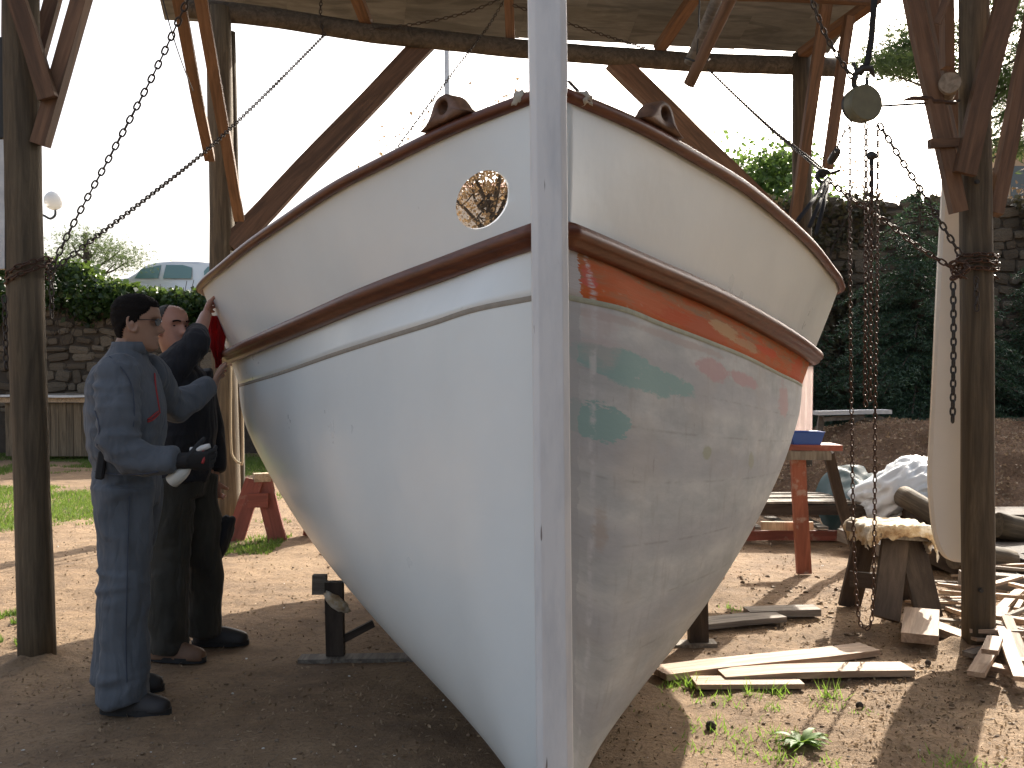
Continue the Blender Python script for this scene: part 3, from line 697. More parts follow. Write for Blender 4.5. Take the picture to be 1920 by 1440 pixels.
# wraps round the posts
def wrap(cx, cy, z, r, n, label, tilt, mat='chain', ph=0):
    pts = [Vector((cx + math.cos(a) * r, cy + math.sin(a) * r, z + tilt * math.cos(a) + .035 * a / 6.28 - .03 + .012 * noise.noise((a * 2, ph, 0)))) for a in np.linspace(-.2 + ph, -.2 + ph + 6.28 * n, int(30 * n))]
    chain(pts, .036, .009, label, mat, twist=.7, curve=False)
pL = P(55, 515, 5.26); wrap(pL.x, pL.y, pL.z, .104, 2.6, 'rusty chain wound round the near left post', .04, 'rust')
pR = P(1832, 505, 5.48); wrap(pR.x, pR.y, pR.z, .10, 3.2, 'chain wound in a knot round the near right post', -.01, 'rust')
k_ = P(1795, 508, 5.38)
chain([k_ + Vector((.05 * math.sin(i * 1.9), -.02 + .02 * math.cos(i * 2.3), .045 * math.cos(i * 1.3))) for i in range(14)], .034, .009, 'bunched chain knot at the left edge of the right post', 'rust')

# hoist body, hooks and slings
h = empty('chain_hoist', HC, 'round olive chain hoist hanging from a black strap at upper right', 'hoist')
bm = bmesh.new(); bmesh.ops.create_cone(bm, cap_ends=True, segments=40, radius1=.093, radius2=.093, depth=.07, matrix=Matrix.Translation(HC) @ Matrix.Rotation(R(14), 4, 'Z') @ Matrix.Rotation(R(90), 4, 'X'))
obj('housing', bm, M['hoist'], h, bevel=.008)
bm = bmesh.new(); bmesh.ops.create_cone(bm, cap_ends=True, segments=32, radius1=.085, radius2=.085, depth=.03, matrix=Matrix.Translation(HC + Vector((-.012, .05, .004))) @ Matrix.Rotation(R(14), 4, 'Z') @ Matrix.Rotation(R(90), 4, 'X'))
obj('hand_wheel', bm, M['iron'], h, bevel=.004)
def hook(name, c, s, parent, ang=0, mat='iron'):
    bm = bmesh.new(); pts = [(0, 1.0), (0, .55), (-.05, .35), (-.28, .1), (-.32, -.2), (-.12, -.42), (.15, -.40), (.33, -.2), (.36, .05)]
    Mx = Matrix.Translation(c) @ Matrix.Rotation(ang, 4, 'Y')
    pp = [Mx @ Vector((a * s, 0, b * s)) for a, b in pts]; pp = catmull(pp, 4); n = len(pp)
    tube(bm, pp, [s * (.09 if i < n * .25 else .15 * (1 - .6 * max(0, i / n - .6) / .4)) for i in range(n)], 8)
    o = obj(name, bm, M[mat], parent, smooth=True); return o
hook('top_hook', P(1612, 152, 5.4), .10, h, R(-20))
bm = bmesh.new(); tube(bm, [P(1600, 142, 5.4), P(1618, 128, 5.4), P(1632, 128, 5.4), P(1640, 145, 5.4)], [.012, .02, .018, .006], 8); obj('latch', bm, M['iron'], h, smooth=True)
bm = bmesh.new(); tube(bm, [P(1642, -40, 5.3), P(1638, 20, 5.35), P(1633, 80, 5.38), P(1626, 118, 5.4), P(1612, 140, 5.4)], [(.016, .006)] * 4 + [(.012, .01)], 8)
tagp(obj('lifting_strap', bm, M['black'], smooth=True), 'black webbing strap carrying the round hoist', 'strap')
o = empty('hook_block', P(1634, 290, 5.38), 'small iron block at the head of the rusty chain bundle', 'hook')
bm = bmesh.new(); bmesh.ops.create_icosphere(bm, subdivisions=3, radius=.026, matrix=Matrix.Translation(P(1634, 292, 5.38)) @ Matrix.Diagonal((1, .8, .9, 1))); obj('block', bm, M['iron'], o, smooth=True)
bm = bmesh.new(); tube(bm, [P(1634, 300, 5.38), P(1635, 330, 5.38), P(1635, 420, 5.38)], [.012, .009, .006], 8); obj('shank', bm, M['iron'], o, smooth=True)
o = empty('sling_hook', P(1545, 325, 5.75), 'black iron hook gathering chains above the right rail', 'hook')
bm = bmesh.new(); tube(bm, catmull([P(1572, 280, 5.5), P(1563, 295, 5.55), P(1556, 305, 5.6)], 3), [.012, .02, .022, .022, .022, .02, .012], 8); obj('swivel', bm, M['iron'], o, smooth=True)
hook('hook', P(1546, 330, 5.7), .09, o, R(70)); 
bm = bmesh.new(); bmesh.ops.create_icosphere(bm, subdivisions=2, radius=.028, matrix=Matrix.Translation(P(1542, 325, 5.72))); obj('ring', bm, M['iron'], o, smooth=True)
for (a, b, lb) in ((P(1548, 338, 5.72), P(1497, 412, 5.0), 'left one of the black sling ropes from the hook to the right rail'), (P(1552, 338, 5.74), P(1518, 425, 5.2), 'middle one of the black sling ropes from the hook to the right rail'), (P(1555, 335, 5.76), P(1530, 440, 5.35), 'right one of the black sling ropes from the hook to the right rail')):
    bm = bmesh.new(); tube(bm, [a, a.lerp(b, .5) - Vector((0, 0, .01)), b], .011, 8); tagp(obj('sling_rope', bm, M['black'], smooth=True), lb, 'rope')
bm = bmesh.new(); tube(bm, [P(1650, 199, 5.4), P(1730, 194, 5.4), P(1800, 189, 5.4)], .006, 6)
o = empty('tie_rod', P(1650, 199, 5.4), 'thin iron rod from the hoist to the right post with a dark handle', 'rod'); obj('rod', bm, M['iron'], o, smooth=True)
bm = bmesh.new(); tube(bm, [P(1694, 188, 5.36), P(1712, 184, 5.36), P(1745, 184, 5.36), P(1750, 191, 5.36), P(1792, 193, 5.36)], [.005, .012, .013, .015, .010], 8); obj('handle', bm, M['rust'], o, smooth=True)
# cut log end wedged in the bracing
o = logpole('log_stub', [P(1768, 178, 5.55), P(1781, 155, 5.30)], [.055, .052], M['pvc'], segs=16, seed=1, sub=3); tagp(o, 'short pale hollow log stub wedged between right post braces', 'log')
# two round poles lashed under the roof
for i, (a, b, r_) in enumerate(((P(1292, 118, 6.1), P(1382, -90, 5.6), .030), (P(1292, 158, 6.0), P(1412, -90, 5.5), .033))):
    o = logpole('round_pole', [a, b], [r_, r_ * 1.05], M['greyplank'] if i == 0 else M['timber'], segs=14, seed=i + 11, rough=.03)
    tagp(o, ('shorter greyish' if i == 0 else 'longer orange') + ' round pole of the pair lashed under the roof', 'pole')
bm = bmesh.new(); tube(bm, [P(1312, -20, 5.9), P(1310, 60, 5.95), P(1306, 112, 5.98)], .004, 6)
tube(bm, [P(1284, 108, 5.93), P(1300, 114, 5.9), P(1325, 116, 5.9), P(1330, 110, 5.95)], .006, 6)
tagp(obj('lashing_cord', bm, M['iron'], smooth=True), 'dark cord lashing the two round poles together', 'cord')
# cords
bm = bmesh.new(); tube(bm, catmull([P(434, 470, 9.75), P(433, 700, 9.75), P(433, 830, 9.75), P(438, 858, 9.75), P(450, 868, 9.75), P(455, 855, 9.75), P(454, 700, 9.75)], 5), .010, 6)
tagp(obj('hanging_rope', bm, M['rope'], smooth=True), 'pale rope hanging in a loop on the far left post', 'rope')
bm = bmesh.new(); tube(bm, catmull([P(304, -5, 6), P(322, 60, 6), P(342, 120, 6.2), P(362, 170, 6.8)], 5), .0035, 5)
tagp(obj('thin_wire', bm, M['iron'], smooth=True), 'thin wire curving down beside the heavy left chain', 'wire')
# panels at the left picture edge
slab('pale_board', -2.56, -2.474, 5.20, 5.26, 1.93, 2.56, M['whitewash'], None); tagp(bpy.data.objects['pale_board'], 'pale board fixed on the outer side of the near left post', 'board')
slab('dark_board', -2.56, -2.476, 5.20, 5.26, 2.57, 3.06, M['darkpanel'], None); tagp(bpy.data.objects['dark_board'], 'dark board above the pale board beside the near left post', 'board')

# ------------------------------------------------------------------ things on the ground
def legboard(root, a, b, wd, th, mat, name='leg', up=Ya): return timber(name, a, b, wd, th, mat, root, up)
# cradle prop left
D0 = 5.3; root = empty('cradle_prop', P(650, 1236, D0), 'dark timber prop with foot board holding the hull on the left', 'prop')
timber('foot_board', P(562, 1237, D0), P(800, 1237, D0), .11, .035, M['greyplank'], root)
timber('upright', P(629, 1228, D0 + .02), P(629, 1090, D0 + .02), .088, .06, M['dtimber'], root, Ya)
timber('diagonal', P(640, 1198, D0 + .02), P(700, 1168, D0 + .05), .035, .04, M['dtimber'], root, Ya)
timber('bracket', P(598, 1078, D0 + .12), P(598, 1114, D0 + .12), .07, .05, M['greyplank'], root, Ya)
bm = bmesh.new(); bmesh.ops.create_icosphere(bm, subdivisions=3, radius=1)
for v in bm.verts: v.co *= 1 + .35 * noise.noise(v.co * 2)
bmesh.ops.transform(bm, matrix=Matrix.Translation(P(632, 1130, D0 - .03)) @ Matrix.Rotation(R(40), 4, 'Y') @ Matrix.Diagonal((.075, .03, .03, 1)), verts=bm.verts)
tagp(obj('padding_rag', bm, M['burlap'], smooth=True), 'crumpled rag padding the hull on the left prop', 'rag')
# right prop
root = empty('cradle_prop', P(1310, 1205, 5.6), 'dark timber prop under the sanded right side of the hull', 'prop')
timber('foot_board', P(1230, 1212, 5.6), P(1342, 1210, 5.6), .11, .035, M['greyplank'], root); timber('upright', P(1308, 1205, 5.62), P(1306, 1120, 5.62), .10, .08, M['dtimber'], root, Ya)
# keel block
bm = bmesh.new(); box(bm, Matrix.Translation((xc(3), 3.35, .015)), .5, .2, .06); tagp(obj('keel_block', bm, M['dtimber'], bevel=.005), 'timber block under the boat keel', 'block')
# red sawhorse left
root = empty('sawhorse', (P(495, 1012, 9.1).x, 9.1, 0), 'red brown sawhorse behind the two men at the left', 'sawhorse')
timber('top_beam', (-2.18, 9.0, .54), (-1.55, 9.25, .54), .10, .07, M['plank'], root)
for a, b in (((-2.33, 8.95, 0), (-2.17, 9.0, .52)), ((-1.97, 8.98, 0), (-2.1, 9.03, .52)), ((-1.75, 9.3, 0), (-1.65, 9.25, .52)), ((-1.5, 9.35, 0), (-1.6, 9.26, .52))):
    legboard(root, a, b, .15, .035, M['redpaint'])
timber('cross_board', (-2.22, 8.97, .36), (-2.05, 8.97, .36), .12, .03, M['redpaint'], root, Ya)
# red tall bench right with blue tray
root = empty('work_stool', (2.1, 7.6, 0), 'tall trestle with orange red legs carrying a blue tray by the hull', 'trestle')
timber('top_board', (1.42, 7.55, .895), (2.30, 7.55, .895), .28, .04, M['redpaint'], root)
legboard(root, P(1506, 1075, 7.55), P(1497, 850, 7.5), .10, .05, M['orangepaint'])
legboard(root, P(1606, 1040, 7.9), P(1552, 850, 7.65), .07, .05, M['dtimber'])
legboard(root, (1.50, 7.9, 0), (1.58, 7.65, .87), .08, .05, M['redpaint']); legboard(root, (1.42, 7.35, 0), (1.52, 7.5, .87), .08, .05, M['redpaint'])
timber('stretcher', (1.78, 7.62, .33), (2.15, 7.62, .33), .06, .03, M['plank'], root, Ya)
timber('apron', (1.85, 7.42, .85), (2.22, 7.42, .85), .06, .02, M['greyplank'], root, Ya)
bm = bmesh.new(); c0 = P(1508, 826, 7.5)
vs = []
for z, sx, sy in ((0, .095, .07), (.09, .12, .09), (.096, .128, .098), (.09, .112, .083), (.012, .09, .065)):
    vs.append([bm.verts.new(Vector((c0.x + a * sx, 7.5 + b * sy, .918 + z))) for a, b in ((-1, -1), (1, -1), (1, 1), (-1, 1))])
for a, b in zip(vs, vs[1:]):
    for k in range(4): bm.faces.new((a[k], a[(k + 1) % 4], b[(k + 1) % 4], b[k]))
bm.faces.new(vs[0][::-1]); bm.faces.new(vs[-1]); bmesh.ops.recalc_face_normals(bm, faces=bm.faces)
tagp(obj('paint_tray', bm, M['bluep'], bevel=.004), 'blue plastic tray on top of the red trestle', 'tray')
# pale panel behind the flank
bm = bmesh.new(); n = 30
a0, a1 = P(1480, 0, 7.9), P(1526, 0, 7.7)
rows_ = []
for j in range(12):
    z = .92 + .55 * j / 11; row = []
    for i in range(n):
        t_ = i / (n - 1); p = a0.lerp(a1, t_); row.append(bm.verts.new((p.x - .01 * (1 - j / 11), p.y + .012 * math.sin(t_ * 25 + z), z)))
    rows_.append(row)
for a, b in zip(rows_, rows_[1:]):
    for k in range(n - 1): bm.faces.new((a[k], a[k + 1], b[k + 1], b[k]))
bmesh.ops.solidify(bm, geom=bm.faces, thickness=.006)
tagp(obj('hanging_sheet', bm, mat_plain('pale_pink_sheet', (.64, .57, .55), .7, 8, .12, .2), smooth=True), 'pale pinkish sheet hanging behind the right flank above the blue tray', 'sheet')
# small sawhorse with cloth, right
root = empty('sawhorse', (2.25, 6.35, 0), 'low dark sawhorse draped with yellowed cloth on the right', 'sawhorse')
timber('top_beam', P(1612, 993, 6.25), P(1728, 1003, 6.35), .30, .055, M['greyplank'], root)
legboard(root, P(1660, 1160, 6.05), P(1678, 1010, 6.25), .155, .035, M['dtimber']); legboard(root, P(1742, 1158, 6.1), P(1705, 1010, 6.3), .15, .035, M['dtimber'])
legboard(root, P(1592, 1136, 6.5), P(1622, 1005, 6.4), .13, .035, M['dtimber']); legboard(root, P(1700, 1135, 6.65), P(1690, 1005, 6.45), .13, .035, M['dtimber'])
timber('cross_board', P(1594, 1085, 6.28), P(1648, 1090, 6.2), .09, .03, M['dtimber'], root, Ya)
def drape(name, c, sx, sy, z, mat, label, cat, hang, seed):
    bm = bmesh.new(); n = 44; vv = bmesh.ops.create_grid(bm, x_segments=n, y_segments=n, size=1)['verts']
    for v in vv:
        u, w_ = v.co.x * 1.0, v.co.y * 1.0
        an = math.atan2(w_, u); lim = 1 + .22 * noise.noise((math.cos(an) * 1.6, math.sin(an) * 1.6, seed))
        x = u * (sx + hang) * lim; y = w_ * (sy + hang * .8) * lim
        dx = max(0, abs(x) - sx); dy = max(0, abs(y) - sy); d = math.hypot(dx, dy)
        ff = noise.noise((x * 14, y * 14, seed)); f2 = noise.noise((x * 34, y * 34, seed + 3))
        X = max(-sx, min(sx, x)) + math.copysign(min(dx, .03) , x) * (1 + .8 * ff) ; Y = max(-sy, min(sy, y)) + math.copysign(min(dy, .03), y) * (1 + .8 * ff)
        Z = z - max(0, d - .01) * (1 + .6 * ff) + .008 * ff + .007 * f2 + (.018 * abs(noise.noise((x * 24, y * 24, 8))) if d > 0 else 0)
        v.co = (c[0] + X + .02 * f2 * (d > 0), c[1] + Y + .025 * ff * (d > 0), Z)
    o = obj(name, bm, mat, smooth=True); md = o.modifiers.new('s', 'SOLIDIFY'); md.thickness = .003
    return tagp(o, label, cat)
cc = P(1668, 990, 6.28)
drape('cloth', (cc.x, 6.28), .165, .15, cc.z + .035, M['burlap'], 'yellowed crumpled cloth draped over the low sawhorse', 'cloth', .13, 4)
# boards lying on the ground
def board(a, b, wd, th, mat, lb, z=None, cat='board', roll=0):
    a = Vector((*a, gz(*a) + th / 2 + .012 + (z or 0))); b = Vector((*b, gz(*b) + th / 2 + .012 + (z or 0)))
    return tagp(timber('board', a, b, wd, th, mat, bevel=.002, roll=roll, warp=.003), lb, cat)
def G(px, py): D = F * CH / (py - 700); return ((px - 960) / F * D, D)
M['pl2'] = mat_wood('raw_plank_lengthwise', (.36, .22, .13), (.60, .44, .29), (12, 12, 1), .75, .25, .12)
M['gp2'] = mat_wood('grey_plank_lengthwise', (.17, .14, .11), (.36, .31, .25), (12, 12, 1), .85, .35, .15)
board(G(1235, 1268), G(1630, 1223), .16, .03, M['pl2'], 'long slanting raw board on the ground right of the hull')
board(G(1300, 1283), G(1500, 1281), .14, .022, M['pl2'], 'short pinkish board lying nearest the camera right of the hull')
board(G(1352, 1272), G(1702, 1262), .15, .030, M['pl2'], 'straight pale board crossed by chain shadows', z=.0)
board(G(1310, 1176), G(1462, 1166), .17, .03, M['gp2'], 'grey board half under the hull by the right prop')
board(G(1400, 1158), G(1532, 1156), .14, .04, M['gp2'], 'grey board behind the one by the right prop')
# bright offcuts in front of the right post
def offcut(px, py, rot, L, wd, th, tilt, lb, z=0, mat='pl2'):
    x, y = G(px, py); d = Vector((math.cos(rot) * math.cos(tilt), math.sin(rot) * math.cos(tilt), math.sin(tilt)))
    c = Vector((x, y, th / 2 + .01 + z + abs(math.sin(tilt)) * L / 2)); 
    return tagp(timber('wood_offcut', c - d * L / 2, c + d * L / 2, wd, th, M[mat], bevel=.0015), lb, 'offcut')
offcut(1728, 1200, R(66), .44, .18, .05, R(5), 'widest pale offcut block in front of the right post', .03)
offcut(1770, 1196, R(113), .38, .10, .045, R(4), 'narrow pale offcut leaning right beside the widest block', .0)
offcut(1738, 1160, R(100), .14, .07, .025, R(35), 'pointed pale offcut standing up behind the widest block', .03)
offcut(1717, 1178, R(30), .16, .09, .03, R(3), 'small offcut under the left of the widest block')
grp = 'thin wood laths scattered round the foot of the right post'
random.seed(21)
NS = [((1818,1232),(1895,1206),.05),((1828,1286),(1874,1222),.075),((1914,1308),(1880,1222),.06),((1932,1268),(1888,1214),.05),((1872,1206),(1926,1262),.05),((1868,1180),(1926,1122),.055),((1778,1148),(1808,1188),.04),((1768,1126),(1814,1168),.045),((1856,1140),(1930,1152),.04),((1868,1166),(1932,1194),.05),((1856,1206),(1880,1180),.09),((1880,1192),(1932,1226),.04)]
SP = [(1850,1233,25,.26),(1840,1140,-28,.5),(1822,1117,-8,.42),(1790,1105,-48,.3),(1780,1175,-35,.45),(1862,1275,62,.30),(1893,1275,-66,.33),(1888,1150,-22,.5),(1900,1118,-12,.4),(1880,1190,-48,.5),(1912,1165,60,.3),(1905,1210,-38,.45),(1870,1168,12,.38),(1930,1230,-55,.5),(1850,1200,-60,.25),(1915,1140,5,.5),(1898,1228,-18,.4),(1925,1190,35,.4),(1835,1090,-15,.35),(1760,1145,-42,.4),(1885,1130,40,.35),(1815,1152,-25,.35),(1905,1095,-30,.5),(1940,1155,-75,.4),(1872,1222,18,.3),(1790,1140,-15,.45)]
for i, (px, py, an, L) in enumerate(SP):
    x, y = G(px, py); z = .02 + .05 * random.random() * (px > 1850) + .045 * (i % 3) * (px > 1840); a2 = R(an)
    d = Vector((math.cos(a2), math.sin(a2) , random.uniform(-.08, .12))).normalized(); c = Vector((x, y, z + .01 + abs(d.z) * L / 2))
    wd, th = (random.uniform(.025, .05), random.uniform(.012, .02)) if i not in (5, 6, 0) else (.07, .022)
    tagp(timber('lath', c - d * L / 2, c + d * L / 2, wd, th, random.choice((M['pl2'], M['pl2'], M['gp2'])), bevel=0), 'thin pale wood lath in the heap at the foot of the right post', 'lath', grp)
for i, (a, b, wd) in enumerate(NS):
    A_, B_ = Vector((*G(*a), .02 + .03 * (i % 3))), Vector((*G(*b), .05 + .035 * (i % 4)))
    LB = {0: 'pale board end lying flat against the foot of the right post', 1: 'widest pale board sticking out of the lath heap towards the camera', 2: 'pale board leaning out of the lath heap at the lower right edge', 10: 'short broad pale board lying across the middle of the lath heap'}
    if i in LB: tagp(timber('wood_offcut', A_, B_, wd, .022, M['pl2'], bevel=.001), LB[i], 'offcut'); continue
    tagp(timber('lath', A_, B_, wd, .022, M['pl2'], bevel=.001), 'thin pale wood lath in the heap at the foot of the right post', 'lath', grp)
# logs and beams behind
LG = [((1693, 930, 8.6), (1790, 985, 8.0), .085, 'dark', 'dark log lying against the white plastic sack'),
      ((1640, 985, 8.1), (1860, 1090, 7.2), .07, 'grey', 'long dark beam slanting down behind the low sawhorse'),
      ((1700, 1005, 8.0), (1960, 1115, 7.1), .06, 'grey', 'second dark beam slanting down towards the right post'),
      ((1868, 985, 8.2), (1990, 1010, 8.3), .10, 'dark', 'thick log end showing just right of the right post'),
      ((1790, 1040, 7.3), (1895, 1055, 7.4), .10, 'dark', 'thick log running behind the foot of the right post'),
      ((1850, 950, 8.8), (1990, 1020, 8.2), .03, 'pale', 'pale thin pole resting on the logs at the right edge'),
      ((1880, 1045, 7.6), (2000, 1085, 7.3), .07, 'grey', 'squared beam at the right picture edge'),
      ((1800, 1085, 6.9), (1960, 1100, 6.8), .06, 'grey', 'low squared beam behind the lath heap'),
      ((1580, 1000, 8.6), (1660, 1030, 8.1), .06, 'grey', 'grey beam end left of the low sawhorse top')]
for a, b, r_, k, lb in LG:
    A, B = P(*a), P(*b)
    if k == 'grey': tagp(timber('beam', A, B, r_ * 1.9, r_ * 1.6, M['gp2'] if r_ < .065 else M['dtimber'], bevel=.006), lb, 'beam')
    else: tagp(logpole('log', [A, B], [r_, r_ * .95], M['log'] if k == 'dark' else M['pvc'], segs=18, rough=.05), lb, 'log')
slab('plank_stack', 2.9, 4.6, 7.6, 8.1, .02, .14, M['dtimber'], None); tagp(bpy.data.objects['plank_stack'], 'low stack of dark timber under the logs', 'timber')
slab('plank_stack', 3.2, 5.0, 8.3, 8.8, .02, .32, M['dtimber'], None); tagp(bpy.data.objects['plank_stack.001'], 'higher stack of dark timber behind the logs', 'timber')
# white sack
bm = bmesh.new(); bmesh.ops.create_icosphere(bm, subdivisions=5, radius=1)
c0 = P(1690, 915, 9.0)
for v in bm.verts:
    p = v.co.copy(); n1 = noise.noise(p * 1.3 + Vector((3, 0, 0))); pq = Vector((p.x * 1.2, p.y * 2, p.z * 2.6)); n2 = abs(noise.noise(pq * 1.5 + Vector((n1, 0, n1)) * 2)); n3 = abs(noise.noise(Vector((p.x * 3, p.y * 6, p.z * 7)))); v.co = p * (1 + .24 * n1 - .30 * n2 - .05 * n3)
    v.co.z += .30 * v.co.x * (v.co.z > -.5)
bmesh.ops.transform(bm, matrix=Matrix.Translation(c0 + Vector((0, 0, -.02))) @ Matrix.Rotation(R(-12), 4, 'Y') @ Matrix.Diagonal((.44, .35, .25, 1)), verts=bm.verts)
tagp(obj('plastic_sack', bm, M['sack'], smooth=True), 'crumpled white plastic sack lying on the heap behind the cream blade', 'sack')
bm = bmesh.new(); vv = bmesh.ops.create_grid(bm, x_segments=30, y_segments=20, size=1)['verts']
for v in vv: v.co = (3.0 + v.co.x * .25, 9.45 + v.co.y * .4, .46 + .05 * noise.noise(v.co * 2.5) + .10 * v.co.y - .35 * v.co.x ** 2 * (v.co.x < 0))
tagp(obj('tarp', bm, M['tarp'], smooth=True), 'dark green tarp beside the white sack', 'tarp')
# pallet/crate stuff behind the trestle
root = empty('pallet', P(1500, 960, 9.4), 'weathered pallet lying behind the red trestle', 'pallet')
for i in range(5):
    timber('slat', (1.95, 9.0 + i * .16, .33), (2.98, 9.05 + i * .16, .33), .10, .02, M['greyplank'], root)
for y in (9.0, 9.6): timber('bearer', (1.95, y, .27), (2.98, y, .27), .09, .08, M['dtimber'], root)
for i in range(4): timber('bottom_slat', (2.05 + i * .28, 8.95, .12), (2.05 + i * .28, 9.65, .12), .09, .02, M['greyplank'], root)
timber('bottom_bearer', (1.9, 8.93, .06), (2.98, 8.95, .06), .08, .08, M['redpaint'], root); 
for i in range(3): timber('block', (1.98 + i * .45, 8.97, .09), (1.98 + i * .45, 8.97, .25), .10, .09, M['redpaint'] if i == 0 else M['dtimber'], root, Ya)
# white plank bench and plywood behind
root = empty('plank_table', (3.9, 12.4, 0), 'chipped white plank on splayed legs behind the earth heap', 'table')
timber('table_top', (3.5, 12.3, .965), (4.34, 12.3, .975), .25, .045, M['whitewash'], root); timber('rail', (3.6, 12.3, .90), (4.05, 12.3, .92), .10, .05, M['greyplank'], root)
for a, b in (((3.72, 12.2, .3), (3.98, 12.3, .92)), ((4.1, 12.2, .3), (4.25, 12.3, .92)), ((3.5, 12.5, .2), (3.6, 12.4, .92))): legboard(root, a, b, .07, .05, M['greyplank'])
for i, (x0, x1, lb) in enumerate(((4.28, 5.6, 'left brown plywood sheet standing behind the earth heap'), (5.62, 7.6, 'right brown plywood sheet standing behind the earth heap'))):
    bm = bmesh.new(); v_ = [(x0 - (.28 if i == 0 else 0), 13.35, .2), (x1, 13.3, .2), (x1, 13.5, .86), (x0 + (.05 if i == 0 else 0), 13.5, .86)]
    f = [bm.verts.new(v) for v in v_]; g = [bm.verts.new((v[0], v[1] + .02, v[2])) for v in v_]
    bm.faces.new(f); bm.faces.new(g[::-1])
    for k in range(4): bm.faces.new((f[k], g[k], g[(k + 1) % 4], f[(k + 1) % 4]))
    bmesh.ops.recalc_face_normals(bm, faces=bm.faces)
    tagp(obj('plywood_sheet', bm, mat_wood('plywood', (.12, .085, .05), (.22, .165, .105), (2, 8, 8), .8, .15)), lb, 'plywood')
# cream rudder blade by the right post
ed = [(1768, 318), (1757, 520), (1746, 760), (1740, 880), (1744, 960), (1752, 1010), (1766, 1040), (1782, 1051), (1800, 1054)]
bm = bmesh.new(); Dl = 5.75; pts = catmull([P(a, b, Dl) for a, b in ed], 5); rt = [P(1832, b, Dl) for b in (318,)]
front = []; back = []
for p in pts:
    front.append((bm.verts.new(p + Vector((.014, -.022, 0))), bm.verts.new(p + Vector((0, -.010, 0))), bm.verts.new(p + Vector((0, .012, 0))), bm.verts.new(p + Vector((.014, .024, 0)))))
rx = P(1850, 0, Dl).x
rgt = [(bm.verts.new(Vector((rx, Dl - .022, min(p.z, pts[0].z)))), bm.verts.new(Vector((rx, Dl + .024, p.z)))) for p in pts]
for i in range(len(pts) - 1):
    a, b = front[i], front[i + 1]
    for k in range(3): bm.faces.new((a[k], b[k], b[k + 1], a[k + 1]))
    bm.faces.new((a[0], rgt[i][0], rgt[i + 1][0], b[0])); bm.faces.new((a[3], b[3], rgt[i + 1][1], rgt[i][1])); bm.faces.new((rgt[i][0], rgt[i][1], rgt[i + 1][1], rgt[i + 1][0]))
bmesh.ops.recalc_face_normals(bm, faces=bm.faces)
tagp(obj('rudder_blade', bm, M['blade'], smooth=False), 'tall cream painted rudder blade with rounded foot behind the right post', 'rudder')

# box table left
M['fboard'] = mat_wood('brown_fence_board', (.13, .095, .055), (.24, .18, .11), (12, 12, 1), .85, .35, .2)
root = empty('plank_box', (-7.4, 17.6, 0), 'long low plank sided box table on the grass by the left wall', 'box')
for i in range(22):
    x0 = -8.25 + i * .125; timber('side_plank', (x0, 17.5, .06), (x0, 17.5, .93), .118, .025, M['fboard'], root, Ya)
for i in range(4): timber('top_plank', (-8.5, 17.45 + i * .3, 1.05), (-5.4, 17.45 + i * .3, 1.05 + .0), .28, .03, M['whitewash'] if i == 0 else M['greyplank'], root)
timber('edge_rail', (-8.45, 17.42, .985), (-5.45, 17.42, .985), .05, .08, M['plank'], root)

# ------------------------------------------------------------------ walls
def stone_mesh(seed, w_, h_, d_):
    bm = bmesh.new(); bmesh.ops.create_cube(bm, size=1)
    bmesh.ops.subdivide_edges(bm, edges=bm.edges, cuts=1, use_grid_fill=True)
    for v in bm.verts:
        p = v.co.copy(); r_ = p.length; p *= (.5 / max(r_, .5)) ** .55
        p *= 1 + .22 * noise.noise(p * 3 + Vector((seed * 7, 0, 0)))
        v.co = (p.x * w_ * 1.12, p.y * d_, p.z * h_ * 1.12)
    me = bpy.data.meshes.new('stone'); bm.to_mesh(me); bm.free(); me.materials.append(M['stone']); return me
SM = [stone_mesh(i, 1, 1, 1) for i in range(9)]
def stone_wall(x0, x1, y, z1, vx0, vx1, vz0, lb, sh=(.11, .2), cat='stone wall'):
    root = empty('stone_wall', ((x0 + x1) / 2, y, 0), lb, cat)
    bm = bmesh.new(); box(bm, Matrix.Translation(((x0 + x1) / 2, y + .3, z1 / 2)), x1 - x0, .6, z1); obj('mortar', bm, M['mortar'], root)
    inv = parent_inv(root); n = 0; z = vz0; extra = bmesh.new()
    while z < z1:
        h_ = random.uniform(*sh); x = vx0 - random.uniform(0, .2)
        while x < vx1:
            w_ = random.uniform(.12, .48); hs_ = random.choice((.62, .8, 1, 1, 1.25))
            m4 = Matrix.Translation((x + w_ / 2, y + random.uniform(-.02, .02), z + h_ / 2 + random.uniform(-.02, .02))) @ Matrix.Rotation(random.uniform(-.22, .22), 4, 'Y') @ Matrix.Diagonal((w_ * random.uniform(.8, 1), random.uniform(.08, .2), h_ * hs_ * random.uniform(.85, 1.0), 1))
            if n < 290:
                o = bpy.data.objects.new('stone', random.choice(SM)); COL.objects.link(o); o.parent = root; o.matrix_parent_inverse = inv; o.matrix_basis = m4
                n += 1
            x += w_
        z += h_
    extra.free()
stone_wall(-14, 3.0, 18.9, 2.85, -8.9, -5.1, .55, 'rough stone retaining wall under the ivy on the left', (.12, .2))
stone_wall(3.0, 16, 17.0, 4.1, 4.55, 8.6, 1.1, 'tall stone retaining wall behind the conifers on the right', (.14, .24))

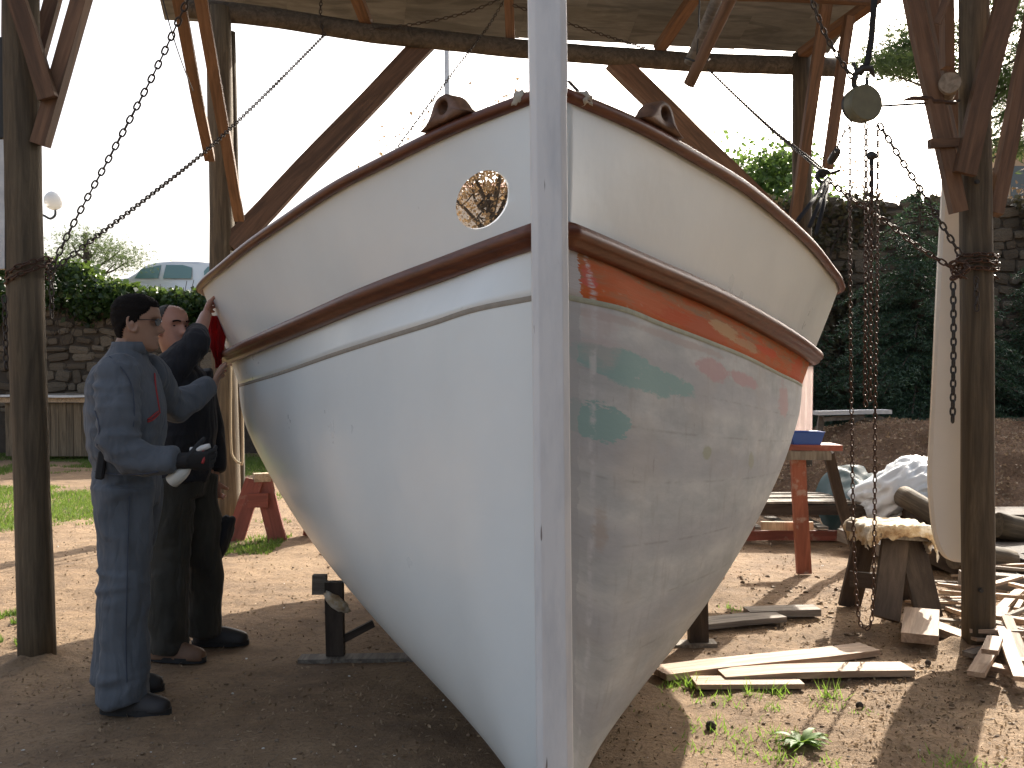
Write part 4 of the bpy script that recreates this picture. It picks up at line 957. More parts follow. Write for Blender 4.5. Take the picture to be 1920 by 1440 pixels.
# ------------------------------------------------------------------ foliage
def leaves_mesh(name, P_, size, jitter=.5, elong=1.5, updir=None):
    """one rhombic, slightly folded leaf per point"""
    n = len(P_); P_ = np.asarray(P_); a = rng.normal(size=(n, 3)); 
    if updir is not None: a = a + np.array(updir) * 1.2
    a /= np.linalg.norm(a, axis=1)[:, None]; b = rng.normal(size=(n, 3)); b -= (a * b).sum(1)[:, None] * a; b /= np.linalg.norm(b, axis=1)[:, None]
    c = np.cross(a, b); s = size * rng.uniform(1 - jitter, 1 + jitter, n)[:, None]
    v0 = P_ - b * s * elong * .5; v2 = P_ + b * s * elong * .5; v1 = P_ + c * s * .5 + a * s * .12; v3 = P_ - c * s * .5 + a * s * .12
    V_ = np.stack([v0, v1, v2, v3], 1).reshape(-1, 3)
    me = bpy.data.meshes.new(name); me.vertices.add(4 * n); me.vertices.foreach_set('co', V_.ravel())
    me.loops.add(4 * n); me.loops.foreach_set('vertex_index', np.arange(4 * n)); me.polygons.add(n)
    me.polygons.foreach_set('loop_start', np.arange(n) * 4); me.polygons.foreach_set('loop_total', np.full(n, 4)); me.update(); me.validate(); return me
def needles_mesh(name, A, B, wid):
    n = len(A); A = np.asarray(A); B = np.asarray(B); d = B - A; s = np.cross(d, rng.normal(size=(n, 3))); s /= np.linalg.norm(s, axis=1)[:, None] + 1e-9; s *= wid
    V_ = np.stack([A - s, A + s, B], 1).reshape(-1, 3)
    me = bpy.data.meshes.new(name); me.vertices.add(3 * n); me.vertices.foreach_set('co', V_.ravel()); me.loops.add(3 * n); me.loops.foreach_set('vertex_index', np.arange(3 * n))
    me.polygons.add(n); me.polygons.foreach_set('loop_start', np.arange(n) * 3); me.polygons.foreach_set('loop_total', np.full(n, 3)); me.update(); me.validate(); return me
# ivy on the left wall
pts = []
for _ in range(19000):
    x = rng.uniform(-13, -2.5); top = float(np.interp(x, [-8.5, -7.6, -7.2, -6.2, -5.4], [3.5, 3.3, 3.05, 2.86, 2.84])) + .10 * noise.noise((x * .7, 0, 0)) + .07 * noise.noise((x * 2.3, 4, 0)); low = 2.35 + .35 * noise.noise((x * .8, 7, 0)) + .2 * noise.noise((x * 2.6, 7, 3))
    u = rng.random() ** .8; z = low + (top - low) * u; bulge = .35 * math.sin(math.pi * min(1, u * 1.0)) + .06
    y = 18.88 - rng.random() ** .5 * bulge * (1 + .6 * noise.noise((x * 3, z * 3, 0))) if rng.random() < .72 else 18.9 + rng.random() * .9
    if y > 18.9: z = top - rng.random() * .12
    pts.append((x, y, z + .05 * rng.normal()))
root = empty('ivy', (-7, 18.8, 2.3), 'thick green ivy spilling over the top of the left stone wall', 'ivy')
link('leaves', leaves_mesh('leaves', pts, .07), M['ivy'], root)
bm = bmesh.new()
for i in range(26):
    x = rng.uniform(-9, -5); z = rng.uniform(2.2, 2.6); tube(bm, catmull([(x, 18.78, z + .5), (x + .1 * rng.normal(), 18.74, z), (x + .15 * rng.normal(), 18.76, z - .35 * rng.random() - .1)], 3), .006, 4)
obj('stems', bm, M['bark'], root)
pts = []
for _ in range(9000):
    x = rng.uniform(3.6, 9); z = rng.uniform(1.0, 4.25); k = noise.noise((x * 1.1, z * .7, 5)) + .25 * (z - 2.6) / 1.6 + .5 * noise.noise((x * 3.5, z * 3, 2))
    if k > -.02: pts.append((x, 16.88 - rng.random() * .18, z))
root = empty('creeper', (6, 16.8, 2.0), 'dark brownish creeper growing over the right stone wall', 'creeper')
link('leaves', leaves_mesh('leaves', pts, .065), mat_leaf('creeper_leaves', (.03, .03, .012), (.085, .075, .035), .6, .2), root)
bm = bmesh.new()
tube(bm, catmull([(5.0, 16.82, 1.0), (5.2, 16.8, 2.2), (5.0, 16.8, 3.2), (5.4, 16.82, 4.1)], 5), .02, 5)
obj('stem', bm, M['bark'], root)
def broadleaf(loc, h, rad, n, size, mat, label, cat='tree', trunk_r=.12, clump=22, trunk_h=None, ell=(1, 1, .8), name='tree', bare=0, sparse=1.0):
    root = empty(name, loc, label, cat); loc = Vector(loc); th = trunk_h if trunk_h is not None else h * .45
    bm = bmesh.new(); cc = loc + Vector((0, 0, h - rad * ell[2])); tips = []
    if th > 0:
        tube(bm, catmull([loc, loc + Vector((.05, 0, th * .5)), loc + Vector((0, .05, th))], 4), [trunk_r * (1 - .5 * i / 8) for i in range(9)], 8)
    for i in range(clump):
        u = rng.normal(size=3); u /= np.linalg.norm(u); rr = rad * (.35 + .6 * rng.random())
        tip = cc + Vector((u[0] * rr * ell[0], u[1] * rr * ell[1], u[2] * rr * ell[2])); tips.append(tip)
        st = loc + Vector((0, 0, th * rng.uniform(.6, 1))); mid = st.lerp(tip, .5) + Vector(tuple(rng.normal(size=3) * rad * .08))
        tube(bm, catmull([st, mid, tip], 4), [trunk_r * .4 * (1 - .85 * k / 8) for k in range(9)], 5)
        for _ in range(bare):
            t2 = tip + Vector(tuple(rng.normal(size=3) * rad * .3)); tube(bm, catmull([mid.lerp(tip, rng.random()), (mid + t2) / 2 + Vector(tuple(rng.normal(size=3) * .05)), t2], 3), [trunk_r * .12 * (1 - .8 * k / 6) for k in range(7)], 4); tips.append(t2)
    obj('trunk', bm, M['bark'], root, smooth=True)
    pp = []
    per = n // len(tips)
    for tp in tips:
        s = rad * .26 * rng.uniform(.6, 1.3); q = rng.normal(size=(per, 3)) * s * np.array([1, 1, .7]); pp.append(np.array(tp) + q)
    link('crown', leaves_mesh('crown', np.concatenate(pp), size), mat, root); return root
def conifer(loc, h, rad, label, seed, mat='conifer', dens=1.0):
    r0 = np.random.default_rng(seed); root = empty('conifer_tree', loc, label, 'conifer'); loc = np.array(loc, float)
    bm = bmesh.new(); tube(bm, [Vector(loc), Vector(loc) + Vector((0, 0, h * .6)), Vector(loc) + Vector((0, 0, h))], [.11, .06, .01], 8)
    A, B = [], []
    nb = int(95 * dens * h / 4)
    for i in range(nb):
        t_ = (i + r0.random()) / nb; z = h * (.05 + .93 * t_); L = rad * (1 - t_) ** .8 * r0.uniform(.75, 1.1) + .08; an = r0.uniform(0, 2 * math.pi)
        d = np.array([math.cos(an), math.sin(an), 0.]); base = loc + np.array([0, 0, z]); pr = None; ks = max(4, int(L / .07))
        path = [base + d * L * s + np.array([0, 0, (.18 * s - .42 * s * s) * L + .0]) for s in np.linspace(0, 1, ks)]
        tube(bm, [Vector(p) for p in path[::max(1, ks // 4)]], .010, 4)
        sd_ = np.array([-d[1], d[0], 0])
        for k in range(1, ks):
            s = k / (ks - 1); tw = L * .38 * (1 - .75 * s) * r0.uniform(.7, 1.1) + .05
            for sg in (-1, 1):
                td = d * .75 + sd_ * sg * .8 + np.array([0, 0, -.25 + .15 * r0.normal()]); td /= np.linalg.norm(td)
                m_ = max(3, int(tw / .028)); ss = np.linspace(.05, 1, m_)
                q = path[k] + td * tw * ss[:, None]
                for rep in range(2):
                    nd = td * .6 + r0.normal(size=(m_, 3)) * .65; nd /= np.linalg.norm(nd, axis=1)[:, None]
                    A.append(q); B.append(q + nd * .055)
    obj('trunk', bm, M['bark'], root); link('crown', needles_mesh('crown', np.concatenate(A), np.concatenate(B), .0085), M[mat], root)
    return root
conifer((5.5, 14.4, 0), 3.95, 1.95, 'dark fir between the hanging chains and the cream blade', 1, dens=2.2)
conifer((4.1, 15.2, 0), 2.6, 1.1, 'smaller dark fir low behind the white plank', 2, dens=2.0)
conifer((7.6, 14.6, 0), 3.7, 1.8, 'dark fir right of the near right post', 3, dens=2.0)
conifer((6.3, 15.4, 0), 3.7, 1.3, 'dark fir behind the near right post', 4, dens=1.1)
def bushl(loc, h, rad, label, mat='bush', size=.07, n=5000, name='bush'): return broadleaf(loc, h, rad, n, size, M[mat], label, 'bush', .04, 26, .2, (1, .8, .75), name)
bushl((4.75, 20.5, 3.95), 1.7, 1.25, 'rounded sunlit green bush above the right rail', n=9000)
bushl((9.3, 18.2, 3.95), .9, .8, 'low scrub on the wall top at the right edge', 'dryleaf', .06, 2200)
bushl((6.9, 18.4, 3.95), .38, .55, 'low dry scrub along the right wall top', 'dryleaf', .05, 1500)
bushl((5.4, 18.2, 3.95), .42, .6, 'low dark scrub behind the hanging chains on the wall top', 'pine', .05, 1500)
bushl((8.4, 14.0, 0), 2.0, 1.0, 'sunlit shrub right of the right post', 'bush', .07, 4000)
# left background evergreen
def pine(loc, h, clumps, label, cs=.35, nn=260, nl=.11, mat='pine', trunk=True, start=None):
    root = empty('pine_tree', loc, label, 'pine'); L0 = Vector(loc); bm = bmesh.new(); A, B = [], []
    if trunk: tube(bm, [L0, L0 + Vector((.05, 0, h * .5)), L0 + Vector((0, 0, h))], [.13, .10, .05], 8)
    for c in clumps:
        c = Vector(c); st = L0 + Vector((0, 0, max(h * .35, min(h, c.z - L0.z - .4)))); mid = st.lerp(c, .55) + Vector((0, 0, -.1))
        tube(bm, catmull([st, mid, c], 5), [.035 * (1 - .8 * k / 10) + .004 for k in range(11)], 5)
        q = np.array(c) + rng.normal(size=(nn, 3)) * cs * np.array([1.15, 1, .42]); rad_ = rng.normal(size=(nn, 3)); rad_[:, 2] = abs(rad_[:, 2]) * .8
        for _ in range(10):
            nd = rad_ + rng.normal(size=(nn, 3)) * .45; nd /= np.linalg.norm(nd, axis=1)[:, None]; A.append(q); B.append(q + nd * nl)
    obj('trunk', bm, M['bark'], root, smooth=True); link('crown', needles_mesh('crown', np.concatenate(A), np.concatenate(B), nl * .035), M[mat], root)
D = 26
pine((P(160, 0, D).x, D, 2.85), 2.0, [P(a, b, D + rng.normal() * .3) for a, b in ((122, 478), (135, 455), (160, 443), (185, 458), (205, 480), (170, 470), (225, 470), (215, 495), (150, 492), (240, 490))], 'wind shaped evergreen above the ivy on the left', .28, 230, .10)
D = 24
pine((P(1845, 0, D).x, D, 3.9), 5.5, [P(a, b, D + rng.normal() * .4) for a, b in ((1648, 130), (1662, 108), (1690, 95), (1712, 120), (1728, 80), (1740, 130), (1690, 135), (1755, 95), (1770, 60), (1880, 60), (1900, 110), (1870, 150), (1905, 190), (1885, 230), (1925, 40), (1930, 140), (1875, 10), (1935, 230), (1895, 285), (1862, 190), (1675, 120), (1700, 60), (1725, 105), (1750, 140), (1885, 170), (1915, 20), (1935, 90), (1900, 150), (1910, 260))], 'tall pine with open needle clumps at the upper right', .30, 200, .19)
# unseen greenery added right of the camera to keep light off the sanded bow
root = empty('added_shade_hedge', (4.3, -3, 0), 'unseen dark green leafy screen added right of the photographer to shade the bow', 'added_shade_hedge')
bm = bmesh.new(); box(bm, Matrix.Translation((4.3, -3.2, 2.1)), 1.3, 12.0, 4.2); obj('branches', bm, mat_plain('shade_hedge_inside', (.03, .028, .015), .95, 6, .5, .8), root)
q = np.stack([rng.uniform(3.45, 5.15, 22000), rng.uniform(-9.4, 2.95, 22000), rng.uniform(0, 4.45, 22000)], 1)
q = q[(q[:, 0] < 3.8) | (q[:, 0] > 4.9) | (q[:, 1] > 2.65) | (q[:, 1] < -9.1) | (q[:, 2] > 4.15)]
link('leaves', leaves_mesh('leaves', q, .11), M['ivy'], root)
# brown leaved tree seen through the hawse hole
broadleaf((P(918, 0, 30).x, 30, 2.85), 5.6, 1.9, 4600, .07, M['dryleaf'], 'bare branched tree with brown leaves seen through the hawse hole', trunk_r=.20, clump=13, trunk_h=3.6, bare=2)
broadleaf((P(1600, 0, 34).x, 34, 3.95), 4.2, 1.3, 200, .07, M['dryleaf'], 'thin bare tree far behind the hanging chains', trunk_r=.07, clump=14, trunk_h=1.6, bare=3)
broadleaf((P(780, 0, 33).x, 33, 2.85), 5.2, 1.5, 500, .06, M['dryleaf'], 'sparse brown tree peeping over the left rail', trunk_r=.12, clump=16, trunk_h=3, bare=2)
# far hedge behind the terrace for the hawse hole and rim
# ------------------------------------------------------------------ far things
root = empty('street_lamp', (P(72, 0, 24).x, 24, 2.85), 'white globe street lamp on a curved black arm at the left', 'street lamp')
bm = bmesh.new(); bmesh.ops.create_uvsphere(bm, u_segments=28, v_segments=18, radius=.215, matrix=Matrix.Translation(P(101, 376, 24))); obj('globe', bm, M['globe'], root, smooth=True)
bm = bmesh.new(); tube(bm, catmull([P(72, 403, 24), P(82, 404, 24), P(94, 410, 24), P(103, 404, 24), P(104, 394, 24)], 4), .028, 6); obj('arm', bm, M['lampmetal'], root, smooth=True)
bm = bmesh.new(); tube(bm, [(P(72, 0, 24).x, 24, 2.85), P(72, 403, 24), P(72, 380, 24)], [.06, .04, .03], 10); obj('pole', bm, M['lampmetal'], root, smooth=True)
bm = bmesh.new(); tube(bm, [(P(842, 0, 25).x, 25, 2.85), P(838, 60, 25)], [.085, .065], 12)
tagp(obj('mast', bm, M['whitewash'], smooth=True), 'pale grey mast rising behind the left rail', 'mast')
# house at the right edge
root = empty('house', (21, 42, 3.95), 'cream stucco house with a grey shutter at the right edge', 'house')
D = 42; hx = P(1868, 0, D).x; zt = P(0, 290, D).z
bm = bmesh.new(); box(bm, Matrix.Translation((hx + 5, D + 1.4, (zt + 2) / 2)), 10, 2.8, zt - 2); obj('wall', bm, M['stucco'], root)
bm = bmesh.new(); box(bm, Matrix.Translation((hx + 5.1, D + 1.4, zt + .12)), 10.5, 3.2, .24); obj('roof', bm, M['stucco'], root)
for dx in (.35, 1.0):
    bm = bmesh.new(); box(bm, Matrix.Translation((hx + dx, D + .5, zt + .5)), .28, .3, .55); obj('chimney', bm, M['stucco'], root)
wl, wr = P(1893, 0, D).x, P(1893, 0, D).x + 1.3; wt, wb = P(0, 312, D).z, P(0, 372, D).z
wnd = None
bm = bmesh.new(); box(bm, Matrix.Translation(((wl + wr) / 2, D - .02, (wt + wb) / 2)), wr - wl + .16, .06, wt - wb + .16); wnd = obj('window', bm, M['stucco'], root)
for k in range(2):
    bm = bmesh.new(); box(bm, Matrix.Translation((wl + (wr - wl) * (.25 + .5 * k), D - .07, (wt + wb) / 2)), (wr - wl) / 2 - .03, .05, wt - wb); s_ = obj('shutter', bm, M['shutter'], root)
# distant house for the hawse hole
root = empty('house', (P(895, 0, 60).x, 60, 2.85), 'pale distant house glimpsed through the hawse hole', 'house')
D = 60; x0, x1 = P(845, 0, D).x, P(990, 0, D).x; zt = P(0, 352, D).z
bm = bmesh.new(); box(bm, Matrix.Translation(((x0 + x1) / 2, D + 4, (zt + 2) / 2)), x1 - x0, 8, zt - 2); obj('wall', bm, mat_plain('pale_wall', (.62, .52, .42), .9), root)
bm = bmesh.new(); v = [(x0 - .3, D - .3, zt), (x1 + .3, D - .3, zt), (x1 + .3, D + 8.3, zt), (x0 - .3, D + 8.3, zt), (x0 - .3, D + 4, zt + 1.0), (x1 + .3, D + 4, zt + 1.0)]
vv = [bm.verts.new(a) for a in v]
for f in ((0, 1, 5, 4), (2, 3, 4, 5), (0, 4, 3), (1, 2, 5), (3, 2, 1, 0)): bm.faces.new([vv[i] for i in f])
obj('roof', bm, M['tile'], root)
# parked car on the terrace
D = 27.0; cx0 = P(236, 0, D).x
root = empty('parked_car', (cx0 + 2.0, D + .8, 2.85), 'silver hatchback parked on the terrace above the ivy', 'car')
def carsec(bm, prof_, y0, y1, inset):
    a = [bm.verts.new((x, y0 + (inset if z > 3.75 else 0) * (z - 3.75) / .6, z)) for x, z in prof_]; b = [bm.verts.new((x, y1 - (inset if z > 3.75 else 0) * (z - 3.75) / .6, z)) for x, z in prof_]
    n = len(a); bm.faces.new(a); bm.faces.new(b[::-1])
    for k in range(n): bm.faces.new((a[k], b[k], b[(k + 1) % n], a[(k + 1) % n]))
    bmesh.ops.recalc_face_normals(bm, faces=bm.faces)
X = lambda px: P(px, 0, D).x
Zc = lambda py: P(0, py, D).z
prof_ = [(X(236) - .95, 3.05), (X(236) - 1.0, 3.45), (X(236) - .75, 3.72), (X(238), 3.84), (X(252), Zc(512)), (X(268), Zc(498)), (X(288), Zc(491)), (X(320), Zc(488.5)), (X(365), Zc(489)), (X(392), Zc(492)), (X(412), Zc(500)), (X(425), Zc(520)), (X(432), 3.7), (X(434), 3.2), (X(430), 3.05)]
bm = bmesh.new(); carsec(bm, prof_, D, D + 1.65, .16); obj('body', bm, M['carpaint'], root, bevel=.05)
def pane(pts, dy=-.012, name='window'):
    bm = bmesh.new(); f = [bm.verts.new((X(a), D + dy + .16 * max(0, Zc(b) - 3.75) / .6, Zc(b))) for a, b in pts]; bm.faces.new(f); 
    g = bmesh.ops.extrude_face_region(bm, geom=bm.faces[:]); bmesh.ops.translate(bm, vec=(0, .02, 0), verts=[v for v in g['geom'] if isinstance(v, bmesh.types.BMVert)])
    bmesh.ops.recalc_face_normals(bm, faces=bm.faces); obj(name, bm, M['carglass'], root)
pane([(252, 522), (262, 504), (300, 496), (296, 522)]); pane([(305, 522), (309, 496), (340, 496), (358, 501), (358, 522)]); pane([(383, 522), (381, 508), (388, 499), (398, 500), (404, 522)])
for xw in (X(236) - .25, X(410)):
    bm = bmesh.new(); bmesh.ops.create_cone(bm, cap_ends=True, segments=24, radius1=.3, radius2=.3, depth=.2, matrix=Matrix.Translation((xw, D + .08, 3.15)) @ Matrix.Rotation(R(90), 4, 'X')); obj('wheel', bm, M['rubber'], root, bevel=.02)
# ------------------------------------------------------------------ people
def solidify_shape(name, bm, voxel, it, mat, parent, fold=None):
    bmesh.ops.recalc_face_normals(bm, faces=bm.faces)
    o = obj(name, bm, mat); md = o.modifiers.new('r', 'REMESH'); md.mode = 'VOXEL'; md.voxel_size = voxel
    if it: m2 = o.modifiers.new('s', 'SMOOTH'); m2.iterations = it; m2.factor = .5
    dg = bpy.context.evaluated_depsgraph_get(); me = bpy.data.meshes.new_from_object(o.evaluated_get(dg)); o.modifiers.clear(); o.data = me; me.name = name
    if fold:
        n = len(me.vertices); co = np.empty(n * 3); no = np.empty(n * 3); me.vertices.foreach_get('co', co); me.vertices.foreach_get('normal', no)
        co = co.reshape(-1, 3); no = no.reshape(-1, 3); d = np.array([fold(Vector(c)) for c in co]); co = co + no * d[:, None]; me.vertices.foreach_set('co', co.ravel()); me.update()
    me.polygons.foreach_set('use_smooth', [True] * len(me.polygons)); o.parent = parent; o.matrix_parent_inverse = parent_inv(parent); return o
def interp(z, tb):
    return [float(np.interp(z, [t_[0] for t_ in tb], [t_[k] for t_ in tb])) for k in range(1, len(tb[0]))]
HT = [(-.122, .052, -.01, .022), (-.118, .070, .005, .034), (-.108, .083, .025, .046), (-.088, .088, .048, .057), (-.06, .084, .070, .065), (-.03, .083, .086, .070), (0, .085, .096, .075), (.03, .091, .101, .078), (.06, .089, .100, .077), (.085, .076, .090, .069), (.102, .055, .072, .054), (.113, .030, .045, .032), (.117, .008, .012, .01)]
def head_pt(z, th, off=0):
    f, b, w_ = interp(z, HT); c, s = math.cos(th), math.sin(th)
    x = (f if c > 0 else b) * math.copysign(abs(c) ** .92, c); y = w_ * math.copysign(abs(s) ** .92, s)
    t_ = math.atan2(s, c)
    def ga(a, sg): return math.exp(-(a / sg) ** 2)
    x += .030 * ga(z + .030, .014) * ga(t_, .16) + .018 * ga(z + .008, .022) * ga(t_, .11)
    x += .006 * ga(z - .030, .010) * ga(t_, .55) - .015 * (ga(t_ - .42, .24) + ga(t_ + .42, .24)) * ga(z - .008, .016)
    x += .007 * ga(z + .062, .006) * ga(t_, .28) + .006 * ga(z + .077, .006) * ga(t_, .26) - .004 * ga(z + .070, .003) * ga(t_, .3) + .007 * ga(z + .104, .014) * ga(t_, .3)
    x -= .004 * ga(z + .05, .006) * ga(t_, .3)
    n = Vector((x, y, z * .6)).normalized()
    return Vector((x, y, z)) + n * off
def head_into(bm, Mh, nt=64):
    zs = list(np.linspace(-.122, .117, 74)); rings = []
    for z in zs: rings.append([bm.verts.new(Mh @ head_pt(z, 2 * math.pi * j / nt)) for j in range(nt)])
    for a, b in zip(rings, rings[1:]):
        for k in range(nt): bm.faces.new((a[k], a[(k + 1) % nt], b[(k + 1) % nt], b[k]))
    bm.faces.new(rings[0][::-1]); bm.faces.new(rings[-1])
    for sg in (-1, 1):                                      # ears
        c = [Vector((-.004 + .020 * math.cos(a) - .006 * math.sin(a), sg * (.076 + .010 * (1 - math.cos(a)) * .5), -.006 + .033 * math.sin(a))) for a in np.linspace(0, 2 * math.pi, 15)]
        tube(bm, [Mh @ p for p in c], .0055, 6); tube(bm, [Mh @ Vector((-.004, sg * .068, -.03)), Mh @ Vector((-.004, sg * .078, -.005)), Mh @ Vector((-.006, sg * .074, .018))], .010, 6)
def hair(name, Mh, mat, parent, line, off=.011):
    bm = bmesh.new(); nt = 80; zs = np.linspace(-.085, .117, 60); g = {}
    for i, z in enumerate(zs):
        for j in range(nt):
            th = 2 * math.pi * j / nt; t_ = abs(math.atan2(math.sin(th), math.cos(th))); e = z - line(t_)
            if e < -.004: continue
            o_ = off * min(1, max(.05, (e + .004) / .018)); p = head_pt(z, th, o_); p += p.normalized() * .0035 * noise.noise(p * 60)
            g[i, j] = bm.verts.new(Mh @ p)
    for (i, j) in list(g):
        k = [(i, j), (i, (j + 1) % nt), (i + 1, (j + 1) % nt), (i + 1, j)]
        if all(q in g for q in k): bm.faces.new([g[q] for q in k])
    top = [g[len(zs) - 1, j] for j in range(nt) if (len(zs) - 1, j) in g]
    if len(top) > 2: bm.faces.new(top)
    return obj(name, bm, mat, parent, smooth=True)
def hand_into(bm, wr, d, nrm, curl, side=1, sc=1.0, spread=.12):
    """palm and five fingers; d along the hand, nrm out of the palm, side=+1 puts the thumb on d x nrm"""
    d = d.normalized(); nrm = (nrm - d * nrm.dot(d)).normalized(); lat = d.cross(nrm) * side
    pal = [wr - d * .02, wr + d * .02, wr + d * .055, wr + d * .092]
    tube(bm, pal, [(.024 * sc, .019 * sc), (.034 * sc, .017 * sc), (.041 * sc, .015 * sc), (.038 * sc, .012 * sc)], 10, up=nrm) if False else None
    # palm as elliptical loft, wide along lat
    rings = []
    for p, a, b in ((wr - d * .03, .023, .019), (wr + d * .01, .028, .018), (wr + d * .045, .040, .016), (wr + d * .08, .042, .0135), (wr + d * .094, .036, .010)):
        rings.append([bm.verts.new(p + lat * math.cos(t_) * a * sc + nrm * math.sin(t_) * b * sc) for t_ in np.linspace(0, 2 * math.pi, 13)[:-1]])
    for a, b in zip(rings, rings[1:]):
        for k in range(12): bm.faces.new((a[k], a[(k + 1) % 12], b[(k + 1) % 12], b[k]))
    bm.faces.new(rings[0][::-1]); bm.faces.new(rings[-1])
    for i, (o_, L) in enumerate(((.030, .070), (.010, .078), (-.010, .073), (-.029, .056))):
        p = wr + d * .085 + lat * o_ * sc; dd = (d + lat * spread * (1.5 - i) * .5).normalized(); pts = [p - dd * .02, p]; r_ = [.0095, .0095]
        c = curl * (1 + .12 * i)
        for s, fr in enumerate((.45, .32, .23)):
            ax = dd.cross(nrm).normalized(); dd = (Quaternion(ax, c * (.8, 1.0, .8)[s]) @ dd).normalized(); p = p + dd * L * fr * sc; pts.append(p); r_.append((.0088, .0080, .0062)[s])
        tube(bm, pts, [x * sc for x in r_], 8)
    p = wr + d * .022 + lat * .028 * sc; dd = (d * .62 + lat * .75 + nrm * .25).normalized(); pts = [p - dd * .015, p]; r_ = [.013, .012]
    for s, L in enumerate((.036, .030, .022)):
        ax = dd.cross((nrm - lat * .6)).normalized(); dd = (Quaternion(ax, curl * .45) @ dd).normalized(); p = p + dd * L * sc; pts.append(p); r_.append((.0115, .0100, .0078)[s])
    tube(bm, pts, [x * sc for x in r_], 8)
def boot(name, heel, ang, L, mat, parent, h=.12, w_=.052):
    bm = bmesh.new(); Mx = Matrix.Translation(heel) @ Matrix.Rotation(ang, 4, 'Z')
    st = [(0, .62, .085, .8), (.03, .78, .10, 1), (.08, .85, h + .02, 1), (.12, .86, h - .01, 1), (.17, .95, .085, 1), (.22, 1.0, .068, 1), (.26, .92, .058, 1), (.285, .65, .045, 1), (.293, .3, .03, 1)]
    rings = []
    for x, wf, hh, _ in st:
        x *= L / .293; r_ = []
        for k in range(14):
            an = 2 * math.pi * k / 14; y = math.cos(an) * w_ * wf; z = math.sin(an); z = (.018 + hh * z ** .8 if z > 0 else .018 + .012 * z)
            y *= 1 - .35 * max(0, (z - .05) / .1)
            r_.append(bm.verts.new(Mx @ Vector((x, y, z))))
        rings.append(r_)
    for a, b in zip(rings, rings[1:]):
        for k in range(14): bm.faces.new((a[k], a[(k + 1) % 14], b[(k + 1) % 14], b[k]))
    bm.faces.new(rings[0]); bm.faces.new(rings[-1]); bmesh.ops.recalc_face_normals(bm, faces=bm.faces)
    o = obj(name, bm, mat, parent, smooth=True); md = o.modifiers.new('s', 'SUBSURF'); md.levels = 1; md.render_levels = 1
    bm = bmesh.new(); a_, b_ = [], []
    for k in range(28):
        an = 2 * math.pi * k / 28; x = L / 2 + math.cos(an) * (L / 2 + .006); y = math.sin(an) * w_ * (1.02 if math.cos(an) > 0 else .86) * (abs(math.sin(an)) ** -.25 if abs(math.sin(an)) > .05 else 1)
        y = max(-w_, min(w_, y)); a_.append(bm.verts.new(Mx @ Vector((x, y, .002)))); b_.append(bm.verts.new(Mx @ Vector((x, y, .027))))
    for k in range(28): bm.faces.new((a_[k], a_[(k + 1) % 28], b_[(k + 1) % 28], b_[k]))
    bm.faces.new(a_[::-1]); bm.faces.new(b_); obj('sole', bm, M['sole'], o)
def wrinkle(centers, base=.006, seed=0):
    def f(p):
        d = base * noise.noise((p.x * 7, p.y * 7 + seed, p.z * 3.6)) * 1.6 + base * .6 * noise.noise((p.x * 20, p.y * 20, p.z * 11 + seed))
        d += base * .9 * (1 - 2.2 * abs(noise.noise((p.x * 5 + p.z * 4, p.y * 5, p.z * 5 - p.x * 4 + seed))))
        for c, r_, a in centers:
            q = (p - c).length
            if q < r_ * 2: d += a * math.exp(-(q / r_) ** 2) * (1 - 2.6 * abs(noise.noise((p.x * 6, p.y * 6 + seed, p.z * 19))))
        return d
    return f
VZ = Vector((0, 0, 1))
def etube(bm, rows, segs=20):
    """rows of (centre, rx, ry): horizontal-ish ellipses with world x and y radii"""
    rings = [[bm.verts.new(Vector(c) + Vector((math.cos(t_) * a, math.sin(t_) * b, 0))) for t_ in np.linspace(0, 2 * math.pi, segs + 1)[:-1]] for c, a, b in rows]
    for a, b in zip(rings, rings[1:]):
        for k in range(segs): bm.faces.new((a[k], a[(k + 1) % segs], b[(k + 1) % segs], b[k]))
    bm.faces.new(rings[0][::-1]); bm.faces.new(rings[-1])
def limb(bm, pts, rs, segs=14): tube(bm, catmull(pts, 4), list(np.interp(np.linspace(0, len(pts) - 1, (len(pts) - 1) * 4 + 1), range(len(pts)), rs)), segs)

# --- man in the blue-grey coverall
m1 = empty('person', (-1.64, 4.55, 0), 'dark haired man in blue grey coverall touching the hull and holding a spray bottle', 'person')
Mh = Matrix.Translation((-1.598, 4.55, 1.634)) @ Matrix.Rotation(R(7), 4, 'Z') @ Matrix.Rotation(R(2), 4, 'Y')
sh1, el1, wr1 = P(222, 706, 4.39), P(229, 846, 4.30), P(338, 864, 4.30)
sh2, el2, wr2 = Vector((-1.62, 4.74, 1.41)), P(325, 762, 4.95), P(402, 722, 5.16)
bm = bmesh.new(); head_into(bm, Mh)
limb(bm, [(-1.66, 4.55, 1.42), (-1.645, 4.55, 1.50), (-1.612, 4.55, 1.59)], [.085, .062, .056], 16)
etube(bm, [((-1.64, 4.55, .90), .10, .15), ((-1.65, 4.55, 1.1), .10, .14), ((-1.65, 4.55, 1.3), .11, .16), ((-1.66, 4.55, 1.44), .08, .15)])
limb(bm, [sh1, el1, wr1], [.05, .042, .028]); limb(bm, [sh2, el2, wr2], [.05, .042, .028])
for yy, xx, ank in ((4.46, -1.625, (-1.62, 4.46, .10)), (4.66, -1.65, (-1.755, 4.72, .10))): limb(bm, [(xx, yy, .92), (xx, yy, .5), ank], [.085, .055, .04])
hand_into(bm, wr2, (P(420, 676, 5.33) - wr2), Vector((.75, .1, -.15)), .22, -1)
bodym = solidify_shape('body', bm, .0052, 2, M['skin'], m1)
bm = bmesh.new(); hand_into(bm, wr1 + Vector((.02, 0, -.003)), Vector((1, .25, .02)), Vector((.1, .8, .35)), .75, 1, 1.12)
tube(bm, [wr1 - Vector((.03, 0, 0)), wr1 + Vector((.03, .005, 0))], [.034, .034], 12)
